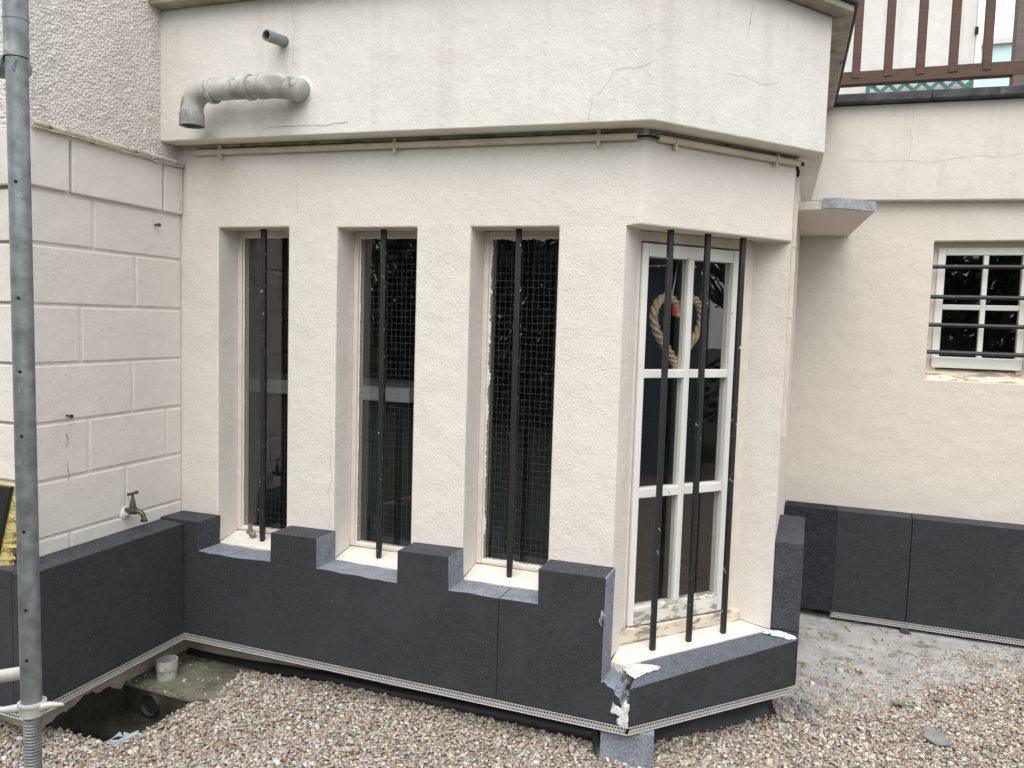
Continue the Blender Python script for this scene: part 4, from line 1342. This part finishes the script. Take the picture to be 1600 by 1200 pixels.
# small straight overflow
so = thing('overflow_pipe', 'short straight grey overflow pipe above the elbowed drainpipe', 'pipe', (0.43, 0.0, 2.40))
a_, b_ = Vector((0.462, 0.05, 2.400)), Vector((0.452, -0.062, 2.392))
mb = MB(); mb.tube([a_, b_, b_, a_.lerp(b_, 0.2)], [0.021, 0.021, 0.0165, 0.0165], 18, caps=False); put('pipe', mb, mt['pvc_dark'], so, smooth=True)
mb = MB(); mb.tube([a_.lerp(b_, 0.5), a_.lerp(b_, 0.49)], 0.0166, 18); put('bore', mb, mt['hole'], so)

# conduit under the parapet, front and chamfer
cd = thing('cornice_conduit', 'cream painted conduit clipped under the bay parapet', 'conduit', (0.9, 0.12, 2.0))
def zc_(x): return 2.024 - 0.019 * x
CLR = 0.0115
mb = MB(); mb.tube([(-0.05, 0.119, zc_(-0.05)), (0.9, 0.119, zc_(0.9)), (1.822, 0.119, zc_(1.822))], CLR, 12); put('conduit', mb, mt['conduit'], cd, smooth=True)
c1_, c2_ = chm(0.045, -0.014, 1.988), chm(0.70, -0.014, 1.980)
mb = MB(); mb.tube([c1_, c2_], CLR, 12); put('conduit', mb, mt['conduit'], cd, smooth=True)
mb = MB(); mb.tube([(1.81, 0.119, zc_(1.81)), (1.86, 0.118, 1.988), c1_, c1_.lerp(c2_, 0.03)], 0.004, 8); put('cable', mb, mt['hole'], cd, smooth=True)
mb = MB(); mb.tube([c2_ - DR * 0.02, c2_ + DR * 0.022], 0.007, 8); put('cable', mb, mt['hole'], cd, smooth=True)
for x in (0.08, 0.90, 1.69):
    mb = MB(); z = zc_(x)
    mb.tube([(x - 0.007, 0.119, z), (x + 0.007, 0.119, z)], CLR + 0.0025, 12); mb.box(x - 0.006, x + 0.006, 0.112, 0.132, z + 0.012, z + 0.026); mb.box(x - 0.005, x + 0.005, 0.112, 0.132, z - 0.028, z - 0.012)
    put('clip', mb, mt['conduit'], cd)
for s in (0.12, 0.585):
    p = chm(s, -0.014, 1.985)
    mb = MB(); mb.tube([p - DR * 0.006, p + DR * 0.006], CLR + 0.0025, 12); mb.obox(p - DR * 0.005 + Vector((0, 0, -0.027)) - NR * 0.012, DR * 0.01, NR * 0.018, Vector((0, 0, 0.015)))
    put('clip', mb, mt['conduit'], cd)
# brown ledge above the conduit (rough mortar fillet)
mb = MB()
pts = [(-0.14 + 1.98 * i / 60, 0.128, 2.05 - 0.021 * (-0.14 + 1.98 * i / 60) + random.gauss(0, 0.002)) for i in range(61)]
mb.tube(pts, [0.009 + random.random() * 0.004 for _ in pts], 6)
pts = [chm(0.02 + 0.68 * i / 24, -0.004, 2.008 + random.gauss(0, 0.002)) for i in range(25)]
mb.tube(pts, [0.009 + random.random() * 0.004 for _ in pts], 6)
put('mortar_fillet', mb, mt['coping_under'], bay, smooth=True)

# vertical conduit down the bay side
vc = thing('side_conduit', 'thin vertical cream conduit running down the side edge of the bay', 'conduit', (2.318, 0.70, 1.4))
mb = MB(); mb.box(2.306, 2.322, 0.685, 0.705, 0.95, 1.935); put('conduit', mb, mt['conduit'], vc, bevel=0.002)
for z in (1.935, 1.41, 0.95, 1.68):
    mb = MB(); mb.box(2.304, 2.3245, 0.683, 0.707, z - 0.005, z + 0.004); put('joint_sleeve', mb, mt['conduit'], vc, bevel=0.001)
mb = MB(); mb.tube([(2.314, 0.69, 1.935), (2.316, 0.68, 1.955), (2.31, 0.66, 1.975), (2.312, 0.655, 1.985)], 0.006, 8); put('cable', mb, mt['hole'], vc, smooth=True)

# old cable pipe lying on the ledge between blocks and roughcast
lp = thing('ledge_pipe', 'dirty grey pipe running along the ledge between the roughcast and the blocks', 'pipe', (-0.1, -0.25, 1.97))
mb = MB(); mb.tube([(lx(y, -0.118), y, 1.979 + random.gauss(0, 0.001)) for y in [-0.60 + 0.72 * i / 14 for i in range(15)]], 0.0135, 12); put('pipe', mb, mt['conduit_dirty'], lp, smooth=True)
mb = MB(); mb.tube([(lx(y, -0.105), y, 1.965 + random.gauss(0, 0.002)) for y in [-0.60 + 0.70 * i / 14 for i in range(15)]], 0.0032, 8); put('cable', mb, mt['crack'], lp, smooth=True)
for y in (-0.34, -0.05):
    mb = MB(); mb.tube([(lx(y - 0.006, -0.118), y - 0.006, 1.979), (lx(y + 0.006, -0.118), y + 0.006, 1.979)], 0.017, 12); put('clip', mb, mt['conduit_dirty'], lp)
mb = MB(); mb.tube([(-0.24, -0.64, 1.98), (-0.235, -0.65, 1.93), (-0.25, -0.645, 1.88), (-0.245, -0.65, 1.80), (-0.25, -0.64, 1.77)], [0.008, 0.014, 0.008, 0.016, 0.010], 8)
tag(put('cable_bundle', mb, mt['conduit_dirty'], smooth=True, base=(-0.245, -0.64, 1.77)), 'grimy cable bundle on the wall left of the scaffold tube', 'cable')

# tap
tp = thing('garden_tap', 'small dark brass tap on the block wall just above the foam boards', 'tap', (-0.12, -0.185, 0.56))
bx0 = Vector((lx(-0.185, -0.14), -0.190, 0.565))
mb = MB(); mb.tube([bx0, bx0 + Vector((0.03, 0, 0)), bx0 + Vector((0.04, 0.0, 0)), bx0 + Vector((0.062, 0.004, 0.0))], [0.009, 0.010, 0.015, 0.014], 12)
mb.tube([bx0 + Vector((0.045, 0.002, -0.004)), bx0 + Vector((0.046, 0.002, 0.03)), bx0 + Vector((0.046, 0.002, 0.05))], [0.014, 0.011, 0.006], 12)
put('body', mb, mt['brass'], tp, smooth=True)
mb = MB(); s0 = bx0 + Vector((0.058, 0.004, 0.0)); mb.tube([s0, s0 + Vector((0.022, 0.004, -0.003)), s0 + Vector((0.034, 0.006, -0.014)), s0 + Vector((0.037, 0.007, -0.030)), s0 + Vector((0.037, 0.007, -0.032)), s0 + Vector((0.037, 0.007, -0.040))], [0.010, 0.010, 0.010, 0.010, 0.014, 0.014], 12)
put('spout', mb, mt['brass'], tp, smooth=True)
mb = MB(); h0 = bx0 + Vector((0.046, 0.002, 0.05)); mb.tube([h0, h0 + Vector((0, 0, 0.014))], 0.005, 8); mb.tube([h0 + Vector((-0.018, -0.008, 0.014)), h0 + Vector((0, 0, 0.020)), h0 + Vector((0.018, 0.008, 0.026))], [0.006, 0.005, 0.007], 8)
put('handle', mb, mt['brass'], tp, smooth=True)
mb = MB(); mb.tube([bx0 + Vector((0.0, 0, -0.01)), bx0 + Vector((0.017, 0, -0.004))], [0.032, 0.018], 14); put('mortar_ring', mb, mt['joint'], tp, smooth=True)

# loose fittings on the left sill
f1 = thing('pipe_fitting', 'upright grey threaded pipe fitting standing on the left window sill', 'fitting', (0.137, 0.243, 0.400))
mb = MB(); o = Vector((0.137, 0.243, 0.400)); mb.tube([o, o + Vector((0, 0, 0.012)), o + Vector((0, 0, 0.013)), o + Vector((0, 0, 0.020)), o + Vector((0, 0, 0.021)), o + Vector((0, 0, 0.030))], [0.016, 0.016, 0.011, 0.011, 0.008, 0.008], 14); put('body', mb, mt['grey_metal'], f1, smooth=True)
mb = MB(); mb.tube([o + Vector((0, 0, 0.031)), o + Vector((0, 0, 0.040))], [0.0095, 0.008], 6); put('hex_cap', mb, mt['grey_metal'], f1)
f2 = Vector((0.182, 0.205, 0.404))
mb = MB(); mb.tube([f2 + Vector((-0.004, -0.009, 0)), f2 + Vector((0.004, 0.009, 0.006)), f2 + Vector((0.004, 0.009, 0.006)), f2 + Vector((-0.004, -0.009, 0)), f2 + Vector((-0.004, -0.009, 0))], [0.015, 0.015, 0.009, 0.009, 0.015], 14, caps=False)
tag(put('pipe_ring', mb, mt['grey_metal'], smooth=True, base=tuple(f2)), 'grey threaded ring lying on the left window sill beside the upright fitting', 'fitting')

# PVC stub beside the corner
st = Vector((0.0, -0.098, GZ + 0.008))
sp = thing('pipe_stub', 'grey upright pipe stub in the concrete by the inner wall corner', 'pipe', tuple(st))
mb = MB(); mb.tube([st, st + Vector((0, 0, 0.038)), st + Vector((0, 0, 0.040)), st + Vector((0, 0, 0.078)), st + Vector((0, 0, 0.078)), st + Vector((0, 0, 0.03))], [0.040, 0.040, 0.043, 0.043, 0.038, 0.037], 22, caps=False); put('collar', mb, mt['pvc'], sp, smooth=True)
mb = MB(); mb.tube([st + Vector((0, 0, 0.034)), st + Vector((0, 0, 0.035))], 0.038, 22); put('bore', mb, mt['slab'], sp)
# torn plastic film in the pit
mb = MB()
cx, cy = 0.19, -0.44
pts = []
for j in range(7):
    for i in range(9):
        pts.append((0.06 + 0.17 * i / 8 + random.gauss(0, .006), -0.55 + 0.16 * j / 6 + random.gauss(0, .006), pz + 0.02 + 0.05 * (i / 8) + random.uniform(0, 0.018)))
mb.add(pts, [(j * 9 + i, j * 9 + i + 1, j * 9 + i + 10, j * 9 + i + 9) for j in range(6) for i in range(8) if random.random() < 0.86])
tag(put('plastic_film', mb, mt['plastic_film'], fix=False, base=(0.15, -0.47, pz)), 'crumpled pale plastic film lying at the bottom of the drain pit', 'plastic film')

# slate chips
mb = MB()
mb.extrude([(2.865, 0.665, GZ + 0.018), (2.905, 0.62, GZ + 0.016), (2.955, 0.635, GZ + 0.02), (2.945, 0.66, GZ + 0.024), (2.905, 0.735, GZ + 0.028), (2.885, 0.735, GZ + 0.026)], (0, 0, 0.007))
tag(put('slate_piece', mb, mt['slate'], bevel=0.001, base=(2.9, 0.67, GZ)), 'broken flat grey slate piece lying on the gravel at lower right', 'slate')
for i, (x, y, s, lb) in enumerate(((2.80, 0.905, 0.03, 'small grey slate chip by the weed at the concrete edge'), (2.96, 1.02, 0.032, 'small grey slate chip on the gravel near the middle of the yard'))):
    mb = MB()
    a = random.uniform(0, 3)
    pl = [(x + s * math.cos(a + t) * random.uniform(.6, 1.1), y + s * math.sin(a + t) * random.uniform(.6, 1.0), GZ + 0.016 + 0.004 * k) for k, t in enumerate((0, 1.2, 2.3, 3.5, 5.0))]
    mb.extrude(pl, (0, 0, 0.006))
    tag(put('slate_piece', mb, mt['slate'], base=(x, y, GZ)), lb, 'slate')
mb = MB()                                            # rubble by the bay's far corner
for i in range(70):
    x, y = 2.45 + random.gauss(0, 0.035), 0.70 + random.gauss(0, 0.05)
    if x < 2.415: continue
    r_ = random.uniform(0.006, 0.017)
    a = random.uniform(0, 6)
    p = Vector((x, y, GZ + 0.006 + r_ * 0.4))
    mb.obox(p, Vector((math.cos(a), math.sin(a), random.uniform(-.4, .4))) * r_ * 1.5, Vector((-math.sin(a), math.cos(a), random.uniform(-.4, .4))) * r_, Vector((0.2, 0.1, 1)) * r_ * 0.6)
kind(put('rubble', mb, mt['slate'], bevel=0.001, seg=1), 'stuff', 'grey slate and mortar crumbs heaped at the far corner of the bay')

# mineral wool panel left
wl = thing('mineral_wool_panel', 'yellow mineral wool panel with black facing leaning on the left wall', 'insulation panel', (-0.2, -0.68, 0.486))
def wool_outline():
    pts = []
    for i in range(15):
        t = i / 14
        pts.append((t, random.gauss(0, 0.0035)))
    return pts
lean = Vector((0.045, 0.03, 0.27))
b0 = Vector((-0.40, -0.735, 0.487))
ux, uy = Vector((1, 0.0, 0)), Vector((0, 1, 0))
mb = MB()
mb.obox(b0, ux * 0.285, uy * 0.012, lean); put('facing', mb, mt['black_facing'], wl, bevel=0.003)
mb = MB()
vs = []
NN = 26
for i in range(NN + 1):
    t = i / NN
    base = b0 + lean * t + uy * 0.0125
    r_ = 0.285 + 0.030 + random.gauss(0, 0.004) + 0.006 * math.sin(i * 1.3)
    for (u, v) in ((0, 0), (r_ - 0.028, 0), (r_, 0.012), (r_ + random.gauss(0, .003), 0.03), (0, 0.03)):
        vs.append(base + ux * u + uy * v)
mb.add(vs, [(i * 5 + k, i * 5 + (k + 1) % 5, i * 5 + 5 + (k + 1) % 5, i * 5 + 5 + k) for i in range(NN) for k in range(5)] + [(0, 1, 2, 3, 4), tuple(NN * 5 + k for k in range(4, -1, -1))])
put('wool', mb, mt['wool'], wl)

# ================================================================== SCAFFOLD
sf = thing('scaffold_frame', 'galvanised scaffold upright with screw jack foot at the left edge', 'scaffold', (0.60, -1.15, GZ))
PX, PY = 0.588, -1.155
mb = MB(); mb.tube([(PX + 0.012, PY, 0.35), (PX, PY, 1.955)], 0.0245, 24, caps=False); put('standard', mb, mt['galv'], sf, smooth=True)
mb = MB(); mb.tube([(PX - 0.001, PY, 1.957), (PX - 0.001, PY, 1.957), (PX - 0.004, PY, 2.9)], [0.024, 0.0275, 0.0275], 24, caps=True); mb.tube([(PX - 0.001, PY, 2.045), (PX - 0.001, PY, 2.049)], [0.0285, 0.0285], 24); put('spigot_tube', mb, mt['galv'], sf, smooth=True)
for z in (1.66, 1.38, 1.20, 1.04, 0.80, 0.60, 0.47):
    pc = Vector((PX + 0.012 * (1 - (z - .35) / 1.6), PY, z))
    dcam = (CP - pc); dcam.z = 0; dcam.normalize()
    side = Vector((-dcam.y, dcam.x, 0)) * -0.35
    dn = (dcam + side).normalized()
    mb = MB(); q = pc + dn * 0.0240; mb.tube([q, q + dn * 0.0012], 0.0042, 10); put('pin_hole_disc', mb, mt['hole'], sf)  # raised black disc, painting the dark of a hole on the closed tube
mb = MB(); mb.tube([(PX + 0.02, PY, 1.93), (PX - 0.10, PY + 0.01, 1.944), (PX - 1.2, PY + 0.05, 1.96)], [0.0235, 0.0235, 0.0235], 18); mb.tube([(PX - 0.018, PY, 1.942), (PX - 0.034, PY + 0.001, 1.943)], 0.0265, 18)
put('ledger', mb, mt['galv'], sf, smooth=True)
mb = MB(); mb.tube([(PX + 0.02, PY, 2.10), (PX - 0.1, PY + 0.01, 2.13), (PX - 1.0, PY + 0.05, 2.4)], 0.018, 14); put('brace', mb, mt['galv'], sf, smooth=True)
mb = MB(); mb.tube([(PX + 0.022, PY, 0.435), (PX - 0.09, PY + 0.02, 0.395), (PX - 0.6, PY + 0.12, 0.215)], [0.017, 0.017, 0.017], 16); put('ledger', mb, mt['galv_light'], sf, smooth=True)
mb = MB()                                          # adjusting nut with wings
nc = Vector((PX + 0.014, PY, 0.347))
mb.tube([nc + Vector((0, 0, -0.030)), nc + Vector((0, 0, -0.028)), nc + Vector((0, 0, -0.004)), nc], [0.026, 0.029, 0.029, 0.031], 20)
mb.tube([nc + Vector((0, 0, 0.0)), nc + Vector((0, 0, 0.006))], [0.0335, 0.0335], 20)
mb.tube([nc + Vector((0.015, 0.0, -0.008)), nc + Vector((0.05, 0.010, 0.002)), nc + Vector((0.088, 0.018, 0.008))], [0.012, 0.009, 0.004], 10)
mb.tube([nc + Vector((-0.015, 0, -0.010)), nc + Vector((-0.06, -0.012, -0.022)), nc + Vector((-0.10, -0.018, -0.030))], [0.012, 0.010, 0.006], 10)
put('wing_nut', mb, mt['galv_light'], sf, smooth=True)
mb = MB()                                          # threaded jack
pts, rs = [], []
z = GZ + 0.008
while z < 0.318:
    for dz, rr in ((0, 0.0180), (0.0022, 0.0212), (0.0048, 0.0212), (0.007, 0.0180)):
        pts.append((PX + 0.014, PY, z + dz)); rs.append(rr)
    z += 0.0085
mb.tube(pts, rs, 20); put('screw_jack', mb, mt['galv'], sf, smooth=True)
mb = MB(); mb.box(PX - 0.06, PX + 0.09, PY - 0.075, PY + 0.075, GZ, GZ + 0.008); put('base_plate', mb, mt['galv'], sf)

# ================================================================== TERRACE RAIL AND NEIGHBOURS
rl = thing('balustrade', 'brown wooden balustrade on the terrace above the rear wall', 'railing', (3.2, 2.08, 2.44))
def rz(x): return 2.648 - 0.0115 * (x - 2.4)
mb = MB(); mb.prism([(2.20, 2.05), (5.6, 2.05), (5.6, 2.10), (2.20, 2.10)], [rz(2.2), rz(5.6), rz(5.6), rz(2.2)], [rz(2.2) + 0.068, rz(5.6) + 0.068, rz(5.6) + 0.068, rz(2.2) + 0.068]); put('bottom_rail', mb, mt['brown_wood'], rl, bevel=0.004)
mb = MB(); mb.prism([(2.20, 2.045), (5.6, 2.045), (5.6, 2.105), (2.20, 2.105)], 3.38, 3.44); put('top_rail', mb, mt['brown_wood'], rl, bevel=0.004)
for x in (2.375, 2.522, 2.673, 2.822, 2.970, 3.118):
    mb = MB(); mb.box(x - 0.0205, x + 0.0205, 2.046, 2.087, rz(x) + 0.030, 3.379); put('baluster', mb, mt['brown_wood'], rl, bevel=0.004)
mb = MB(); mb.box(3.232, 3.312, 2.052, 2.13, 2.44, 3.379); put('post', mb, mt['grey_wood'], rl, bevel=0.005)
for x in (3.42, 3.57, 3.72, 3.87, 4.02):
    mb = MB(); mb.box(x - 0.0205, x + 0.0205, 2.046, 2.087, rz(x) + 0.030, 3.379); put('baluster', mb, mt['brown_wood'], rl, bevel=0.004)

nb = thing('neighbour_house', 'weathered white rendered house wall beyond the terrace balustrade', 'building', (1.0, 7.0, GZ))
mb = MB(); mb.box(-4.0, 3.458, 5.0, 11.0, GZ, 7.5); put('wall', mb, mt['neighbour'], nb, bevel=0.01)
mb = MB(); mb.prism([(-4.2, 4.8), (3.65, 4.8), (3.65, 11.2), (-4.2, 11.2)], 7.5, 7.7); put('roof', mb, mt['coping'], nb)
mb = MB(); mb.box(3.461, 3.51, 5.02, 5.08, 2.4, 7.5); put('downpipe', mb, mt['white_paint'], nb, bevel=0.01)
mb = MB(); mb.box(3.452, 3.475, 4.985, 4.999, 3.80, 3.86); put('bracket', mb, mt['hole'], nb)

tr = thing('trellis', 'green diamond lattice trellis glimpsed below the terrace rail', 'trellis', (3.05, 4.9, 3.0))
X0t, X1t, Z0t, Z1t, yt = 2.66, 3.455, 2.9, 3.47, 4.90
mb = MB(); mb.box(X0t, X0t + 0.03, yt, yt + 0.03, Z0t, Z1t); mb.box(X1t - 0.03, X1t, yt, yt + 0.03, Z0t, Z1t); mb.box(X0t + 0.03, X1t - 0.03, yt, yt + 0.03, Z1t - 0.03, Z1t); mb.box(X0t + 0.03, X1t - 0.03, yt, yt + 0.03, Z0t, Z0t + 0.03); put('frame', mb, mt['green'], tr)
for sgn, yy in ((1, yt + 0.004), (-1, yt + 0.014)):
    x = X0t - 0.7
    while x < X1t + 0.7:
        t0, t1 = Z0t + 0.03, Z1t - 0.03
        xa, xb = x, x + sgn * (t1 - t0)
        # clip to the frame
        pa, pb = Vector((xa, yy, t0)), Vector((xb, yy, t1))
        lo, hi = X0t + 0.03, X1t - 0.03
        ts = [0.0, 1.0]
        dx = pb.x - pa.x
        ta, tb = sorted(((lo - pa.x) / dx, (hi - pa.x) / dx))
        ta, tb = max(0, ta), min(1, tb)
        if tb - ta > 0.02:
            q0, q1 = pa.lerp(pb, ta), pa.lerp(pb, tb)
            d = (q1 - q0).normalized(); s = Vector((-d.z, 0, d.x)) * 0.014
            mb = MB(); mb.obox(q0 - s, q1 - q0, Vector((0, 0.008, 0)), s * 2); put('slat', mb, mt['green'], tr)
        x += 0.125

fb = thing('pale_house', 'far pale blue house showing between the last balusters', 'building', (9, 20, GZ))
mb = MB(); mb.box(4.0, 15.0, 18.0, 26.0, GZ, 7.75); put('wall', mb, mt['pale_blue'], fb)
mb = MB(); mb.box(3.9, 15.1, 17.9, 26.1, 7.751, 7.86); put('roof', mb, mt['neighbour'], fb)
for x in (7.5, 10.0, 12.5):
    mb = MB(); mb.box(x, x + 1.1, 17.97, 17.999, 5.0, 6.3); f_ = put('window', mb, mt['white_paint'], fb)
    mb = MB(); mb.box(x + 0.08, x + 1.02, 17.96, 17.969, 5.08, 6.22); put('pane', mb, mt['dark_unit'], f_)

# ================================================================== THE GARDEN BEHIND THE CAMERA (seen only in the panes)
shed = thing('garden_shed', 'blue grey boarded garden shed reflected in the left panes of the corner window', 'shed', (8.2, -1.2, GZ))
mb = MB(); mb.box(7.02, 9.4, -3.0, 0.42, GZ, 1.95); put('wall', mb, mt['siding'], shed)
z = GZ
while z < 1.9:
    mb = MB(); mb.prism([(7.0, -3.02), (7.019, -3.02), (7.019, 0.44), (7.0, 0.44)], [z, z + 0.0, z + 0.0, z], [z + 0.135] * 4); put('plank', mb, mt['siding'], shed)
    z += 0.14
mb = MB(); mb.prism([(6.85, -3.15), (9.55, -3.15), (9.55, 0.55), (6.85, 0.55)], [1.96, 2.3, 2.3, 1.96], [2.02, 2.36, 2.36, 2.02]); put('roof', mb, mt['coping'], shed)

def foliage(cx, cy, cz_, rx, ry, rz_, n, size):
    mb = MB()
    vs, fs = [], []
    for i in range(n):
        while True:
            p = Vector((random.uniform(-1, 1), random.uniform(-1, 1), random.uniform(-1, 1)))
            if p.length < 1 and noise.noise(p * 2.3 + Vector((cx, cy, 0))) > -0.18:
                break
        c = Vector((cx + p.x * rx, cy + p.y * ry, cz_ + p.z * rz_))
        a = Vector((random.gauss(0, 1), random.gauss(0, 1), random.gauss(0, 1))).normalized()
        b = a.orthogonal().normalized()
        c2 = a.cross(b)
        s = size * random.uniform(0.6, 1.3)
        k = len(vs)
        vs += [c - b * s, c + c2 * s * 0.5, c + b * s, c - c2 * s * 0.5]
        fs.append((k, k + 1, k + 2, k + 3))
    mb.add(vs, fs)
    return mb
def tree(x, y, h, r, n, label, size=0.06):
    t = thing('tree', label, 'tree', (x, y, GZ))
    mb = MB()
    mb.tube([(x, y, GZ), (x + 0.05, y, h * 0.35), (x, y + 0.05, h * 0.75)], [0.12, 0.09, 0.03], 10)
    for k in range(46):
        a = random.uniform(0, 6.28); zz = h * random.uniform(0.3, 0.7)
        e = Vector((x + math.cos(a) * r * random.uniform(.6, 1), y + math.sin(a) * r * random.uniform(.6, 1), zz + r * random.uniform(0.1, 0.7)))
        o = Vector((x, y, zz)); md = o.lerp(e, 0.5) + Vector((0, 0, 0.12))
        mb.tube([o, md, e], [0.035, 0.022, 0.010], 6)
        for q in range(9):
            e2_ = md.lerp(e, random.random()) + Vector((random.gauss(0, .3), random.gauss(0, .3), random.uniform(0.1, .5)))
            mb.tube([md.lerp(e, random.random() * .6), e2_], [0.014, 0.008], 4)
    put('trunk', mb, mt['bark'], t, fix=False)
    put('crown', foliage(x, y, h * 0.68, r, r, h * 0.34, n, size), mt['leaf'], t, fix=False)
tree(11.2, 0.92, 4.4, 1.7, 700, 'thinly leaved garden tree behind the boarded shed, reflected in the corner window', 0.05)
tree(-3.6, -9.5, 4.2, 1.8, 4500, 'dense garden tree across the lawn behind the camera', 0.08)
tree(0.6, -11.0, 5.2, 2.1, 4500, 'tall garden tree at the far end of the lawn behind the camera', 0.09)
hg = thing('hedge', 'dark clipped hedge beside the boarded shed, reflected in the corner window', 'hedge', (9.5, 1.6, GZ))
put('foliage', foliage(9.4, 1.9, 0.55, 0.9, 1.45, 0.95, 5000, 0.05), mt['leaf'], hg, fix=False)
hg2 = thing('hedge', 'long dark hedge across the lawn behind the camera', 'hedge', (-3, -8.5, GZ))
put('foliage', foliage(0.5, -8.8, 1.3, 11.0, 1.0, 2.5, 30000, 0.13), mt['leaf'], hg2, fix=False)
